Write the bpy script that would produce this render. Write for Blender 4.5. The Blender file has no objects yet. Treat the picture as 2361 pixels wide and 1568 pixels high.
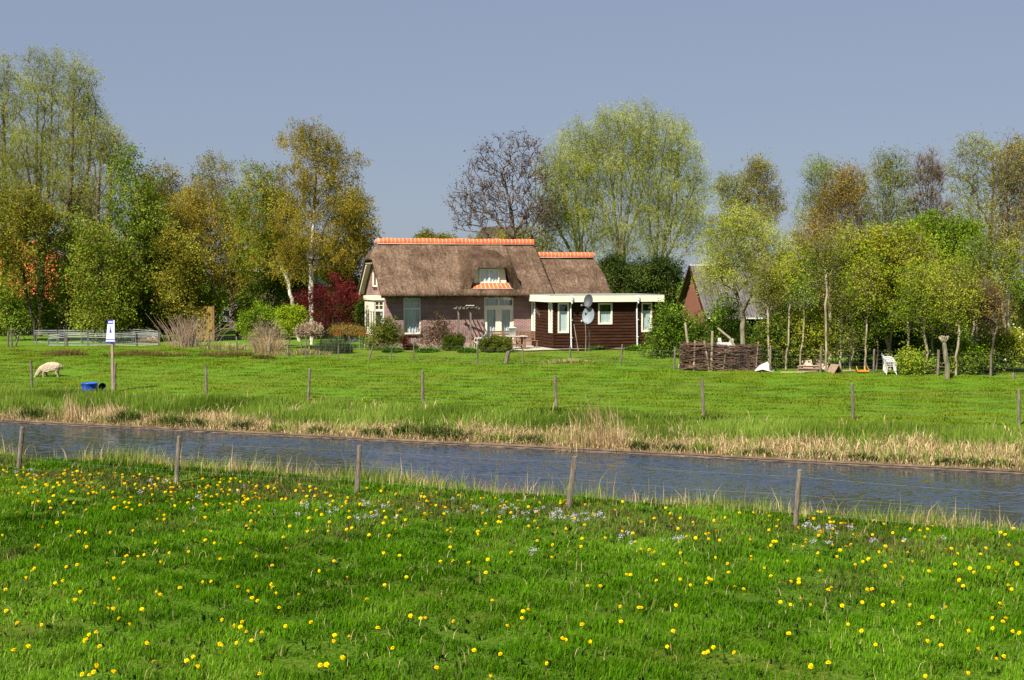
import bpy, math, random
import numpy as np
from mathutils import Vector, Matrix
R = math.radians
C = bpy.context.scene.collection
sc = bpy.context.scene
rng = np.random.default_rng(7)
random.seed(7)

# ------------------------------------------------------------------ camera, sky, sun
CAM_H, FPX, HOR = 4.4, 3244.0, 640.0      # eye height; focal length and horizon row in 2361 x 1568 photo units
PITCH = math.atan((784 - HOR) / FPX)
cam = bpy.data.objects.new('camera', bpy.data.cameras.new('camera'))
C.objects.link(cam)
cam.location = (0, 0, CAM_H)
cam.rotation_euler = (math.pi / 2 - PITCH, 0, 0)
cam.data.sensor_fit = 'HORIZONTAL'
cam.data.sensor_width = 36
cam.data.lens = FPX / 2361 * 36
cam.data.clip_end = 6000
sc.camera = cam

SUN = Vector((-0.37, -0.545, 0.75)).normalized()
w = bpy.data.worlds.new('World'); sc.world = w; w.use_nodes = True
nt = w.node_tree; nt.nodes.clear()
sky = nt.nodes.new('ShaderNodeTexSky'); sky.sky_type = 'NISHITA'; sky.sun_disc = False
sky.sun_elevation = math.asin(SUN.z); sky.sun_rotation = math.atan2(SUN.x, SUN.y)
sky.air_density = 1.0; sky.dust_density = 0.5; sky.ozone_density = 2.0; sky.altitude = 0
hs = nt.nodes.new('ShaderNodeHueSaturation')
hs.inputs['Hue'].default_value = 0.52; hs.inputs['Saturation'].default_value = 0.85; hs.inputs['Value'].default_value = 0.56
bg = nt.nodes.new('ShaderNodeBackground'); bg.inputs['Strength'].default_value = 0.06
ow = nt.nodes.new('ShaderNodeOutputWorld')
thin = nt.nodes.new('ShaderNodeMix'); thin.data_type = 'RGBA'; thin.inputs[0].default_value = 0.7    # thin even spring haze over the clear sky
thin.inputs[7].default_value = (2.05, 2.53, 3.52, 1)
tcw = nt.nodes.new('ShaderNodeTexCoord'); sxyz = nt.nodes.new('ShaderNodeSeparateXYZ'); mrw = nt.nodes.new('ShaderNodeMapRange')
mrw.inputs['From Min'].default_value = 0.35; mrw.inputs['From Max'].default_value = 0.95; mrw.inputs['To Min'].default_value = 0.7; mrw.inputs['To Max'].default_value = 0.4
nt.links.new(tcw.outputs['Generated'], sxyz.inputs[0]); nt.links.new(sxyz.outputs[2], mrw.inputs[0]); nt.links.new(mrw.outputs[0], thin.inputs[0])
nt.links.new(sky.outputs[0], hs.inputs['Color']); nt.links.new(hs.outputs[0], thin.inputs[6]); nt.links.new(thin.outputs[2], bg.inputs[0]); nt.links.new(bg.outputs[0], ow.inputs[0])
sl = bpy.data.lights.new('sun', 'SUN'); sl.energy = 4.6; sl.angle = R(0.5); sl.color = (1, 0.94, 0.83)
so = bpy.data.objects.new('sun', sl); C.objects.link(so); so.location = (-20, -30, 60)
so.rotation_euler = SUN.to_track_quat('Z', 'Y').to_euler()
sc.view_settings.view_transform = 'Standard'; sc.view_settings.look = 'None'
sc.view_settings.exposure = 1.3; sc.view_settings.gamma = 1
sc.render.engine = 'CYCLES'
sc.cycles.max_bounces = 8; sc.cycles.transparent_max_bounces = 8
sc.cycles.diffuse_bounces = 3; sc.cycles.glossy_bounces = 3
sc.cycles.use_denoising = True

# ------------------------------------------------------------------ photo <-> world
def ray(px, py):
    u = (px - 1180.5) / FPX; v = (784 - py) / FPX
    c, s = math.cos(PITCH), math.sin(PITCH)
    return Vector((u, c + v * s, -s + v * c))
def at(px, py, Y):
    d = ray(px, py); return Vector((0, 0, CAM_H)) + d * (Y / d.y)
def gnd(px, py, z=0.0):
    d = ray(px, py); return Vector((0, 0, CAM_H)) + d * ((z - CAM_H) / d.z)
WZ = -0.35
FA, FB = gnd(0, 972, WZ), gnd(2361, 1092, WZ)
NA, NB = gnd(0, 1066, WZ), gnd(2361, 1250, WZ)
def _line(a, b, x): return a.y + (b.y - a.y) / (b.x - a.x) * (np.clip(x, -45, 45) - a.x)
def far_y(x): return _line(FA, FB, x)
def near_y(x): return _line(NA, NB, x)
FN = math.cos(math.atan((FB.y - FA.y) / (FB.x - FA.x)))
def sstep(t): t = np.clip(t, 0, 1); return t * t * (3 - 2 * t)
def lump(x, y): return 0.03 * np.sin(x * 0.9 + 1.3 * np.sin(y * 0.37)) * np.sin(y * 0.7 + 0.8 * np.sin(x * 0.5)) + 0.02 * np.sin(x * 2.3 + y * 1.1)
def tz(x, y):
    x = np.asarray(x, float); y = np.asarray(y, float)
    dn = (near_y(x) - y) * FN; df = (y - far_y(x)) * FN
    z = lump(x, y)
    z = z + 0.7 * sstep((y - 50) / 22)
    z = np.where((dn < 1.2) & (df < 0), z * sstep(dn / 1.2) - 0.47 * (1 - sstep(dn / 1.2)), z)
    z = np.where((dn < 0) & (df < 0), -1.0, z)
    z = np.where(df >= 0, np.where(df < 5, (z + 0.24) * sstep(df / 5) - 0.24, z), z)
    return z
def hit(px, py):
    """where the ray of a photo pixel first meets the land (the water counts as land, moved to the nearer bank top)"""
    d = ray(px, py); Ys = np.arange(11, 140, 0.02); k = Ys / d.y
    x = d.x * k; z = CAM_H + d.z * k; g = np.maximum(tz(x, Ys), WZ)
    i = np.argmax(z <= g) if (z <= g).any() else len(Ys) - 1
    X, Y = float(x[i]), float(Ys[i]); df = Y - float(far_y(X)); dn = float(near_y(X)) - Y
    if df < 0.15 and dn < 0.1: Y = float(far_y(X)) + 0.15 if -df < -dn else float(near_y(X)) - 0.15
    return Vector((X, Y, float(tz(X, Y))))

# ------------------------------------------------------------------ objects
def thing(name, label, cat, loc=(0, 0, 0), rotz=0, group=None):
    o = bpy.data.objects.new(name, None); C.objects.link(o)
    o.empty_display_size = 0.2
    o.location = loc; o.rotation_euler = (0, 0, rotz)
    o['label'] = label; o['category'] = cat
    if group: o['group'] = group
    return o
def tag(o, label, cat=None, group=None, kind=None):
    o['label'] = label
    if cat: o['category'] = cat
    if group: o['group'] = group
    if kind: o['kind'] = kind
    return o
def dup(root, label=None, loc=None, rotz=None):
    r = root.copy(); C.objects.link(r)
    if label: r['label'] = label
    if loc is not None: r.location = loc
    if rotz is not None: r.rotation_euler = (r.rotation_euler.x, r.rotation_euler.y, rotz)
    for ch in list(root.children):
        c = ch.copy(); C.objects.link(c); c.parent = r
        for g in ch.children:
            d = g.copy(); C.objects.link(d); d.parent = c
    return r
def link(name, me, parent=None):
    o = bpy.data.objects.new(name, me); C.objects.link(o)
    if parent: o.parent = parent
    return o
def np_obj(name, v, faces, mats, parent=None, attr=None, smooth=False, mi=None):
    """faces: list of (n,k) index arrays"""
    me = bpy.data.meshes.new(name)
    v = np.ascontiguousarray(v, np.float32)
    me.vertices.add(len(v)); me.vertices.foreach_set('co', v.ravel())
    fs = [np.asarray(f, np.int32) for f in faces if len(f)]
    idx = np.concatenate([f.ravel() for f in fs])
    st = []; o = 0
    for f in fs:
        st.append(o + np.arange(len(f)) * f.shape[1]); o += f.size
    st = np.concatenate(st).astype(np.int32)
    me.loops.add(len(idx)); me.loops.foreach_set('vertex_index', idx)
    me.polygons.add(len(st)); me.polygons.foreach_set('loop_start', st)
    if mi is not None: me.polygons.foreach_set('material_index', np.asarray(mi, np.int32))
    if smooth: me.polygons.foreach_set('use_smooth', np.ones(len(st), bool))
    me.update(calc_edges=True)
    if attr is not None:
        a = me.attributes.new('v', 'FLOAT', 'POINT'); a.data.foreach_set('value', np.ascontiguousarray(attr, np.float32))
    for m in (mats if isinstance(mats, (list, tuple)) else [mats]): me.materials.append(m)
    return link(name, me, parent)

class MB:
    """collects boxes, bars, tubes and sheets; build() links them as ONE mesh object"""
    def __init__(s, M=None): s.v = []; s.f = []; s.m = []; s.M = M or Matrix.Identity(4); s.k = 0
    def add(s, vs, fs):
        o = len(s.v); s.v += [s.M @ Vector(p) for p in vs]
        s.f += [tuple(i + o for i in f) for f in fs]; s.m += [s.k] * len(fs); return s
    def box(s, x0, x1, y0, y1, z0, z1):
        return s.add([(x0, y0, z0), (x1, y0, z0), (x1, y1, z0), (x0, y1, z0), (x0, y0, z1), (x1, y0, z1), (x1, y1, z1), (x0, y1, z1)],
                     [(0, 3, 2, 1), (4, 5, 6, 7), (0, 1, 5, 4), (1, 2, 6, 5), (2, 3, 7, 6), (3, 0, 4, 7)])
    def quad(s, *p): return s.add(p, [tuple(range(len(p)))])
    def extrude(s, poly, d):
        """poly: 3D points of a planar polygon, extruded by vector d"""
        n = len(poly); d = Vector(d)
        vs = [Vector(p) for p in poly] + [Vector(p) + d for p in poly]
        fs = [tuple(range(n)), tuple(range(2 * n - 1, n - 1, -1))] + [(i, i + n, (i + 1) % n + n, (i + 1) % n) for i in range(n)]
        return s.add(vs, fs)
    def bar(s, a, b, wx, wy=None):
        a, b = Vector(a), Vector(b); wy = wy or wx; d = (b - a).normalized()
        u = d.cross(Vector((0, 0, 1)));  u = u.normalized() if u.length > 1e-3 else Vector((1, 0, 0))
        t = u.cross(d); u = u * wx / 2; t = t * wy / 2
        vs = [p + q for p in (a, b) for q in (-u - t, u - t, u + t, -u + t)]
        return s.add(vs, [(3, 2, 1, 0), (4, 5, 6, 7), (0, 1, 5, 4), (1, 2, 6, 5), (2, 3, 7, 6), (3, 0, 4, 7)])
    def tube(s, pts, rs, n=8, cap=True):
        pts = [Vector(p) for p in pts]
        if not isinstance(rs, (list, tuple)): rs = [rs] * len(pts)
        vs = []; fs = []
        for i, p in enumerate(pts):
            d = (pts[min(i + 1, len(pts) - 1)] - pts[max(i - 1, 0)]).normalized()
            ref = Vector((0, 0, 1)) if abs(d.z) < 0.95 else Vector((1, 0, 0))
            u = d.cross(ref).normalized(); t = d.cross(u)
            vs += [p + (u * math.cos(a) + t * math.sin(a)) * rs[i] for a in [2 * math.pi * k / n for k in range(n)]]
        for i in range(len(pts) - 1):
            for k in range(n): fs.append((i * n + k, i * n + (k + 1) % n, (i + 1) * n + (k + 1) % n, (i + 1) * n + k))
        if cap: fs += [tuple(range(n - 1, -1, -1)), tuple((len(pts) - 1) * n + k for k in range(n))]
        return s.add(vs, fs)
    def lathe(s, prof, n=20, c=(0, 0, 0), axis='Z'):
        vs = []; fs = []
        for r, z in prof:
            for k in range(n):
                a = 2 * math.pi * k / n; p = (r * math.cos(a), r * math.sin(a), z)
                if axis == 'Y': p = (p[0], p[2], p[1])
                vs.append((p[0] + c[0], p[1] + c[1], p[2] + c[2]))
        for i in range(len(prof) - 1):
            for k in range(n): fs.append((i * n + k, i * n + (k + 1) % n, (i + 1) * n + (k + 1) % n, (i + 1) * n + k))
        return s.add(vs, fs)
    def build(s, name, mats, parent=None, smooth=False, bevel=0):
        me = bpy.data.meshes.new(name); me.from_pydata([tuple(p) for p in s.v], [], s.f)
        for m in (mats if isinstance(mats, (list, tuple)) else [mats]): me.materials.append(m)
        me.polygons.foreach_set('material_index', s.m)
        if smooth: me.polygons.foreach_set('use_smooth', [True] * len(s.f))
        me.update(); o = link(name, me, parent)
        if bevel:
            b = o.modifiers.new('bevel', 'BEVEL'); b.width = bevel; b.segments = 2; b.limit_method = 'ANGLE'
        return o

# ------------------------------------------------------------------ materials
def newmat(name):
    m = bpy.data.materials.new(name); m.use_nodes = True; t = m.node_tree; t.nodes.clear()
    out = t.nodes.new('ShaderNodeOutputMaterial'); return m, t, out
def N(t, typ, **kw):
    n = t.nodes.new(typ)
    for k, v in kw.items():
        if k in n.inputs: n.inputs[k].default_value = v
        else: setattr(n, k, v)
    return n
def c4(c): return (c[0], c[1], c[2], 1)
def ramp(t, fac, stops):
    r = t.nodes.new('ShaderNodeValToRGB'); e = r.color_ramp.elements
    while len(e) > 1: e.remove(e[-1])
    e[0].position = stops[0][0]; e[0].color = c4(stops[0][1])
    for p, c in stops[1:]:
        k = e.new(p); k.color = c4(c)
    t.links.new(fac, r.inputs[0]); return r.outputs[0]
def noise_mat(name, stops, scale=6, stretch=(1, 1, 1), rough=0.8, bump=0.3, bscale=None, detail=6, spec=0.3, metal=0, dist=0.02):
    m, t, out = newmat(name)
    tc = N(t, 'ShaderNodeTexCoord'); mp = N(t, 'ShaderNodeMapping'); mp.inputs['Scale'].default_value = stretch
    t.links.new(tc.outputs['Object'], mp.inputs[0])
    n1 = N(t, 'ShaderNodeTexNoise', Scale=scale, Detail=detail, Roughness=0.65); t.links.new(mp.outputs[0], n1.inputs['Vector'])
    b = N(t, 'ShaderNodeBsdfPrincipled', Roughness=rough, Metallic=metal); b.inputs['Specular IOR Level'].default_value = spec
    k = len(stops)
    st = stops if isinstance(stops[0][0], (int, float)) and isinstance(stops[0][1], (tuple, list)) else [(0.3 + 0.4 * i / max(1, k - 1), c) for i, c in enumerate(stops)]
    t.links.new(ramp(t, n1.outputs[0], st), b.inputs['Base Color'])
    if bump:
        n2 = N(t, 'ShaderNodeTexNoise', Scale=bscale or scale * 3, Detail=5); t.links.new(mp.outputs[0], n2.inputs['Vector'])
        bp = N(t, 'ShaderNodeBump', Strength=bump, Distance=dist); t.links.new(n2.outputs[0], bp.inputs['Height']); t.links.new(bp.outputs[0], b.inputs['Normal'])
    t.links.new(b.outputs[0], out.inputs[0]); return m
def plain(name, c, rough=0.5, metal=0, spec=0.4): 
    return noise_mat(name, [tuple(x * 0.88 for x in c), tuple(min(1, x * 1.06) for x in c)], scale=3, rough=rough, bump=0.05, bscale=30, metal=metal, spec=spec)
def leaf_mat(name, cols, trans=0.4, patch=None, pscale=0.3, gloss=0.0):
    """colour varies leaf by leaf (attribute v); optional second palette in large natural patches"""
    m, t, out = newmat(name)
    a = N(t, 'ShaderNodeAttribute', attribute_name='v')
    n = len(cols); col = ramp(t, a.outputs['Fac'], [(i / max(1, n - 1), c) for i, c in enumerate(cols)])
    if patch:
        g = N(t, 'ShaderNodeNewGeometry'); nz = N(t, 'ShaderNodeTexNoise', Scale=pscale, Detail=3); t.links.new(g.outputs['Position'], nz.inputs['Vector'])
        col2 = ramp(t, a.outputs['Fac'], [(i / max(1, len(patch) - 1), c) for i, c in enumerate(patch)])
        mr = N(t, 'ShaderNodeMapRange'); mr.inputs['From Min'].default_value = 0.45; mr.inputs['From Max'].default_value = 0.6; t.links.new(nz.outputs[0], mr.inputs[0])
        mx = N(t, 'ShaderNodeMix', data_type='RGBA'); t.links.new(mr.outputs[0], mx.inputs[0]); t.links.new(col, mx.inputs[6]); t.links.new(col2, mx.inputs[7]); col = mx.outputs[2]
    d = N(t, 'ShaderNodeBsdfDiffuse'); tr = N(t, 'ShaderNodeBsdfTranslucent'); ms = N(t, 'ShaderNodeMixShader', Fac=trans)
    t.links.new(col, d.inputs[0]); t.links.new(col, tr.inputs[0]); t.links.new(d.outputs[0], ms.inputs[1]); t.links.new(tr.outputs[0], ms.inputs[2])
    res = ms.outputs[0]
    if gloss:
        gl = N(t, 'ShaderNodeBsdfGlossy', Roughness=0.45); ms2 = N(t, 'ShaderNodeMixShader', Fac=gloss); t.links.new(res, ms2.inputs[1]); t.links.new(gl.outputs[0], ms2.inputs[2]); res = ms2.outputs[0]
    t.links.new(res, out.inputs[0]); return m
def glass_mat(name, tint=(0.9, 0.95, 0.95), refl=0.12):
    m, t, out = newmat(name)
    tr = N(t, 'ShaderNodeBsdfTransparent'); tr.inputs[0].default_value = c4(tint)
    gl = N(t, 'ShaderNodeBsdfGlossy', Roughness=0.02); lw = N(t, 'ShaderNodeLayerWeight', Blend=0.25)
    mr = N(t, 'ShaderNodeMapRange'); mr.inputs['To Min'].default_value = refl; mr.inputs['To Max'].default_value = 0.6; t.links.new(lw.outputs['Facing'], mr.inputs[0])
    ms = N(t, 'ShaderNodeMixShader'); t.links.new(mr.outputs[0], ms.inputs[0]); t.links.new(tr.outputs[0], ms.inputs[1]); t.links.new(gl.outputs[0], ms.inputs[2])
    t.links.new(ms.outputs[0], out.inputs[0]); return m

M_cream = plain('cream_paint', (0.74, 0.68, 0.53), 0.45)
M_white = plain('white_plastic', (0.50, 0.49, 0.47), 0.4)
M_post = noise_mat('weathered_post_wood', [(0.05, 0.038, 0.028), (0.13, 0.105, 0.08), (0.22, 0.19, 0.15)], scale=5, stretch=(4, 4, 0.7), rough=0.9, bump=0.6)
M_wood = noise_mat('pale_sawn_wood', [(0.33, 0.21, 0.13), (0.46, 0.32, 0.21)], scale=4, stretch=(1, 1, 6), rough=0.8)
M_wire = plain('galvanised_wire', (0.20, 0.21, 0.20), 0.5, 0.5)
M_galv = noise_mat('galvanised_steel', [(0.12, 0.128, 0.135), (0.20, 0.21, 0.22)], scale=8, rough=0.5, metal=0.3, bump=0)
M_curtain = noise_mat('white_net_curtain', [(0.46, 0.51, 0.53), (0.66, 0.70, 0.72)], scale=9, stretch=(1, 1, 0.1), rough=0.9, bump=0.2)
M_glass = glass_mat('window_glass')
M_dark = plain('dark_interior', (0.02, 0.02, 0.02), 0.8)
# ------------------------------------------------------------------ ground, water
def ground_mat(name='meadow_soil_and_turf', k=1.0):
    m, t, out = newmat(name)
    g = N(t, 'ShaderNodeNewGeometry')
    n1 = N(t, 'ShaderNodeTexNoise', Scale=0.35, Detail=5); n2 = N(t, 'ShaderNodeTexNoise', Scale=14, Detail=6, Roughness=0.7)
    for n in (n1, n2): t.links.new(g.outputs['Position'], n.inputs['Vector'])
    a = ramp(t, n2.outputs[0], [(0.3, (0.018, 0.042, 0.003)), (0.5, (0.048, 0.11, 0.005)), (0.7, (0.095, 0.19, 0.009))])
    b = ramp(t, n2.outputs[0], [(0.3, (0.03, 0.045, 0.005)), (0.55, (0.065, 0.11, 0.007)), (0.75, (0.12, 0.17, 0.012))])
    f = ramp(t, n1.outputs[0], [(0.45, (0, 0, 0)), (0.65, (1, 1, 1))])
    mx = N(t, 'ShaderNodeMix', data_type='RGBA'); t.links.new(f, mx.inputs[0]); t.links.new(a, mx.inputs[6]); t.links.new(b, mx.inputs[7])
    hv = N(t, 'ShaderNodeMix', data_type='RGBA', blend_type='MULTIPLY'); hv.inputs[0].default_value = 1; hv.inputs[7].default_value = (k * 1.12, k, k, 1); t.links.new(mx.outputs[2], hv.inputs[6])
    p = N(t, 'ShaderNodeBsdfPrincipled', Roughness=0.95); p.inputs['Specular IOR Level'].default_value = 0.1
    bp = N(t, 'ShaderNodeBump', Strength=0.8, Distance=0.05); t.links.new(n2.outputs[0], bp.inputs['Height']); t.links.new(bp.outputs[0], p.inputs['Normal'])
    t.links.new(hv.outputs[2], p.inputs['Base Color']); t.links.new(p.outputs[0], out.inputs[0]); return m
def terrain():
    xs = np.concatenate([[-1500, -700, -350, -180, -110, -80], np.linspace(-62, 62, 156), [80, 110, 180, 350, 700, 1500]])
    cols = []
    for x in xs:
        ny, fy = float(near_y(x)), float(far_y(x))
        ys = np.concatenate([np.linspace(-12, ny - 1.6, 50), np.linspace(ny - 1.5, ny - 0.02, 9), [ny + 0.02], np.linspace(ny + 1, fy - 1, 4), [fy - 0.03, fy + 0.03],
                             np.linspace(fy + 0.4, fy + 6, 12), np.linspace(fy + 6.7, 82, 50), np.linspace(84, 130, 14), [160, 220, 320, 480, 750, 1200, 2500]])
        cols.append(np.stack([np.full_like(ys, x), ys, tz(np.full_like(ys, x), ys)], 1))
    v = np.array(cols); nx, ny = v.shape[:2]
    i = (np.arange(nx - 1)[:, None] * ny + np.arange(ny - 1)[None]).ravel()
    f = np.stack([i, i + ny, i + ny + 1, i + 1], 1)
    j = np.tile(np.arange(ny - 1), nx - 1)
    o = np_obj('ground', v.reshape(-1, 3), [f], [ground_mat(), ground_mat('grazed_pasture_turf', 1.4)], smooth=True, mi=(j >= 76).astype(int))
    tag(o, 'flat green polder meadow on both sides of the canal', kind='structure')
terrain()
def water_mat():
    m, t, out = newmat('canal_water')
    g = N(t, 'ShaderNodeNewGeometry'); mp = N(t, 'ShaderNodeMapping'); mp.inputs['Scale'].default_value = (0.5, 1.0, 1); t.links.new(g.outputs['Position'], mp.inputs[0])
    n1 = N(t, 'ShaderNodeTexNoise', Scale=9.0, Detail=3); t.links.new(mp.outputs[0], n1.inputs['Vector'])
    b1 = N(t, 'ShaderNodeBump', Strength=0.5, Distance=0.012); t.links.new(n1.outputs[0], b1.inputs['Height'])
    p = N(t, 'ShaderNodeBsdfPrincipled', Roughness=0.05, IOR=1.9); p.inputs['Base Color'].default_value = (0.017, 0.026, 0.038, 1)
    t.links.new(b1.outputs[0], p.inputs['Normal']); t.links.new(p.outputs[0], out.inputs[0]); return m
def water():
    """real wavelets, smaller and calmer in places, as a fine mesh where it is seen"""
    q = np.random.default_rng(3)
    xs = np.concatenate([np.linspace(-60, -24, 30), np.arange(-23.9, 19, 0.06), np.linspace(19.1, 60, 30)]); ts = np.linspace(0, 1, 230)
    X = np.repeat(xs[:, None], len(ts), 1); y0 = near_y(xs) - 0.3; y1 = far_y(xs) + 0.02
    Y = y0[:, None] + ts[None] * (y1 - y0)[:, None]; H = np.zeros_like(X)
    for i in range(26):
        lam = math.exp(q.uniform(math.log(0.14), math.log(0.5))); k = 2 * math.pi / lam; th = math.pi / 2 + q.normal(0, 0.42) + 0.12
        H += 0.052 / k * np.sin(k * (X * math.cos(th) + Y * math.sin(th)) + q.uniform(0, 6.3) + 0.6 * np.sin(X * q.uniform(.2, .6) + q.uniform(0, 6)))
    calm = 0.75 + 0.3 * np.sin(X * 0.33 + 1.1 * np.sin(Y * 0.4)) * np.sin(Y * 0.55 + 0.5 * np.sin(X * 0.21) + 1) + 0.15 * np.sin(X * .9 + Y * .8)
    calm = calm * (0.5 + 0.5 * sstep((ts[None] - 0.1) / 0.4))      # sheltered under the near bank: longer, lower ripples
    for lam, th in ((0.62, 1.72), (0.75, 1.5), (0.9, 1.83), (0.55, 1.38)):
        k = 2 * math.pi / lam; H += (0.05 / k) * (1 - sstep((ts[None] - 0.1) / 0.45)) * np.sin(k * (X * math.cos(th) + Y * math.sin(th)) + 1.2 * np.sin(X * 0.4 + lam * 9) + 0.8 * np.sin(Y * 0.9 + X * 0.15))
    Z = WZ + H * np.clip(calm, 0.25, 1.3)
    n, m = X.shape; i = (np.arange(n - 1)[:, None] * m + np.arange(m - 1)[None]).ravel()
    o = np_obj('water', np.stack([X, Y, Z], 2).reshape(-1, 3), [np.stack([i, i + m, i + m + 1, i + 1], 1)], water_mat(), smooth=True)
    tag(o, 'rippled blue water of the narrow canal', kind='structure')
water()
def edging():
    """timber sheet piling that holds the far bank: long capping planks, slightly uneven"""
    b = MB(); x = -50.0
    while x < 46:
        L = random.uniform(2.6, 5.2); x1 = x + L - 0.004
        dz = random.uniform(-0.012, 0.012); dy = random.uniform(-0.02, 0.02)
        p0 = Vector((x, float(far_y(x)) + dy, 0)); p1 = Vector((x1, float(far_y(x1)) + dy + random.uniform(-0.02, 0.02), 0))
        d = (p1 - p0).normalized(); n = Vector((-d.y, d.x, 0))
        for (za, zb, wo, wi) in ((-0.30 + dz, -0.25 + dz, -0.06, 0.06), (-0.9, -0.303 + dz, -0.04, 0.03)):
            a = [p0 + n * wo, p1 + n * wo, p1 + n * wi, p0 + n * wi]
            b.add([q + Vector((0, 0, za)) for q in a] + [q + Vector((0, 0, zb)) for q in a], [(0, 3, 2, 1), (4, 5, 6, 7), (0, 1, 5, 4), (1, 2, 6, 5), (2, 3, 7, 6), (3, 0, 4, 7)])
        x += L
    o = b.build('canal_edging', noise_mat('old_bank_timber', [(0.05, 0.034, 0.022), (0.13, 0.09, 0.06), (0.21, 0.15, 0.10)], scale=3, stretch=(0.6, 2, 4), rough=0.9, bump=0.5))
    tag(o, 'low brown timber edging along the waterline of the house-side bank', 'canal edging')
edging()
# ------------------------------------------------------------------ thatched cottage
YAW = R(17)
house = thing('thatched_cottage', 'purple-brown brick cottage with thatched roof, orange ridge tiles and dark wooden flat-roofed wing', 'house', (-6.52, 73.1, 0.7), YAW)
def thatch_mat(name='reed_thatch', k=1.0):
    m, t, out = newmat(name)
    tc = N(t, 'ShaderNodeTexCoord'); mp = N(t, 'ShaderNodeMapping'); mp.inputs['Scale'].default_value = (1, 0.55, 0.55); t.links.new(tc.outputs['Object'], mp.inputs[0])
    n1 = N(t, 'ShaderNodeTexNoise', Scale=9, Detail=8, Roughness=0.8); n2 = N(t, 'ShaderNodeTexNoise', Scale=0.8, Detail=4); n3 = N(t, 'ShaderNodeTexNoise', Scale=26, Detail=4)
    t.links.new(mp.outputs[0], n1.inputs['Vector']); t.links.new(tc.outputs['Object'], n2.inputs['Vector']); t.links.new(mp.outputs[0], n3.inputs['Vector'])
    a = ramp(t, n1.outputs[0], [(0.3, (0.05, 0.033, 0.023)), (0.45, (0.135, 0.092, 0.066)), (0.56, (0.205, 0.145, 0.105)), (0.70, (0.36, 0.275, 0.205))])
    b = ramp(t, n2.outputs[0], [(0.36, (0.58, 0.53, 0.50)), (0.62, (1.05, 1.02, 1.0))])
    mp2 = N(t, 'ShaderNodeMapping'); mp2.inputs['Scale'].default_value = (1.6, 0.16, 0.16); t.links.new(tc.outputs['Object'], mp2.inputs[0])
    n4 = N(t, 'ShaderNodeTexNoise', Scale=2.2, Detail=6, Roughness=0.7); t.links.new(mp2.outputs[0], n4.inputs['Vector'])      # rain streaks and moss down the slope
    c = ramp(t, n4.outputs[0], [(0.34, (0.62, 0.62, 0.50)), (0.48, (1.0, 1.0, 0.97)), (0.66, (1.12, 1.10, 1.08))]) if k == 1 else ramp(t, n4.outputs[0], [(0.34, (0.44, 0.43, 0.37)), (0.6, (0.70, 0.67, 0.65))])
    mb = N(t, 'ShaderNodeMix', data_type='RGBA', blend_type='MULTIPLY'); mb.inputs[0].default_value = 1; t.links.new(b, mb.inputs[6]); t.links.new(c, mb.inputs[7]); b = mb.outputs[2]
    mx = N(t, 'ShaderNodeMix', data_type='RGBA', blend_type='MULTIPLY'); mx.inputs[0].default_value = 1; t.links.new(a, mx.inputs[6]); t.links.new(b, mx.inputs[7])
    p = N(t, 'ShaderNodeBsdfPrincipled', Roughness=1.0); p.inputs['Specular IOR Level'].default_value = 0.05
    bp = N(t, 'ShaderNodeBump', Strength=1.0, Distance=0.06); t.links.new(n3.outputs[0], bp.inputs['Height'])
    bq = N(t, 'ShaderNodeBump', Strength=0.8, Distance=0.12); t.links.new(n1.outputs[0], bq.inputs['Height']); t.links.new(bp.outputs[0], bq.inputs['Normal'])
    t.links.new(bq.outputs[0], p.inputs['Normal'])
    t.links.new(mx.outputs[2], p.inputs['Base Color']); t.links.new(p.outputs[0], out.inputs[0]); return m
M_thatch = thatch_mat(); M_thatch2 = thatch_mat('dark_brow_thatch', 0.65)  # second thatch is a darker brown version for the dormer brow
def brick_mat(name, c1, c2, mortar, bw=0.22, bh=0.066, ms=0.012):
    m, t, out = newmat(name)
    tc = N(t, 'ShaderNodeTexCoord'); sp = N(t, 'ShaderNodeSeparateXYZ'); t.links.new(tc.outputs['Object'], sp.inputs[0])
    ad = N(t, 'ShaderNodeMath', operation='ADD'); t.links.new(sp.outputs[0], ad.inputs[0]); t.links.new(sp.outputs[1], ad.inputs[1])
    cb = N(t, 'ShaderNodeCombineXYZ'); t.links.new(ad.outputs[0], cb.inputs[0]); t.links.new(sp.outputs[2], cb.inputs[1])
    br = N(t, 'ShaderNodeTexBrick', Scale=1.0); br.inputs['Color1'].default_value = c4(c1); br.inputs['Color2'].default_value = c4(c2); br.inputs['Mortar'].default_value = c4(mortar)
    br.inputs['Brick Width'].default_value = bw; br.inputs['Row Height'].default_value = bh; br.inputs['Mortar Size'].default_value = ms; br.inputs['Bias'].default_value = -0.1
    t.links.new(cb.outputs[0], br.inputs['Vector'])
    nz = N(t, 'ShaderNodeTexNoise', Scale=1.3, Detail=5); t.links.new(tc.outputs['Object'], nz.inputs['Vector'])
    st = ramp(t, nz.outputs[0], [(0.35, (0.78, 0.78, 0.80)), (0.65, (1.08, 1.05, 1.02))])
    mx = N(t, 'ShaderNodeMix', data_type='RGBA', blend_type='MULTIPLY'); mx.inputs[0].default_value = 1; t.links.new(br.outputs['Color'], mx.inputs[6]); t.links.new(st, mx.inputs[7])
    p = N(t, 'ShaderNodeBsdfPrincipled', Roughness=0.85); p.inputs['Specular IOR Level'].default_value = 0.2
    bp = N(t, 'ShaderNodeBump', Strength=0.5, Distance=0.01, invert=True); t.links.new(br.outputs['Fac'], bp.inputs['Height']); t.links.new(bp.outputs[0], p.inputs['Normal'])
    t.links.new(mx.outputs[2], p.inputs['Base Color']); t.links.new(p.outputs[0], out.inputs[0]); return m
M_brick = brick_mat('purple_brown_brick', (0.165, 0.062, 0.062), (0.21, 0.085, 0.08), (0.40, 0.33, 0.29), ms=0.011)
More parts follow.
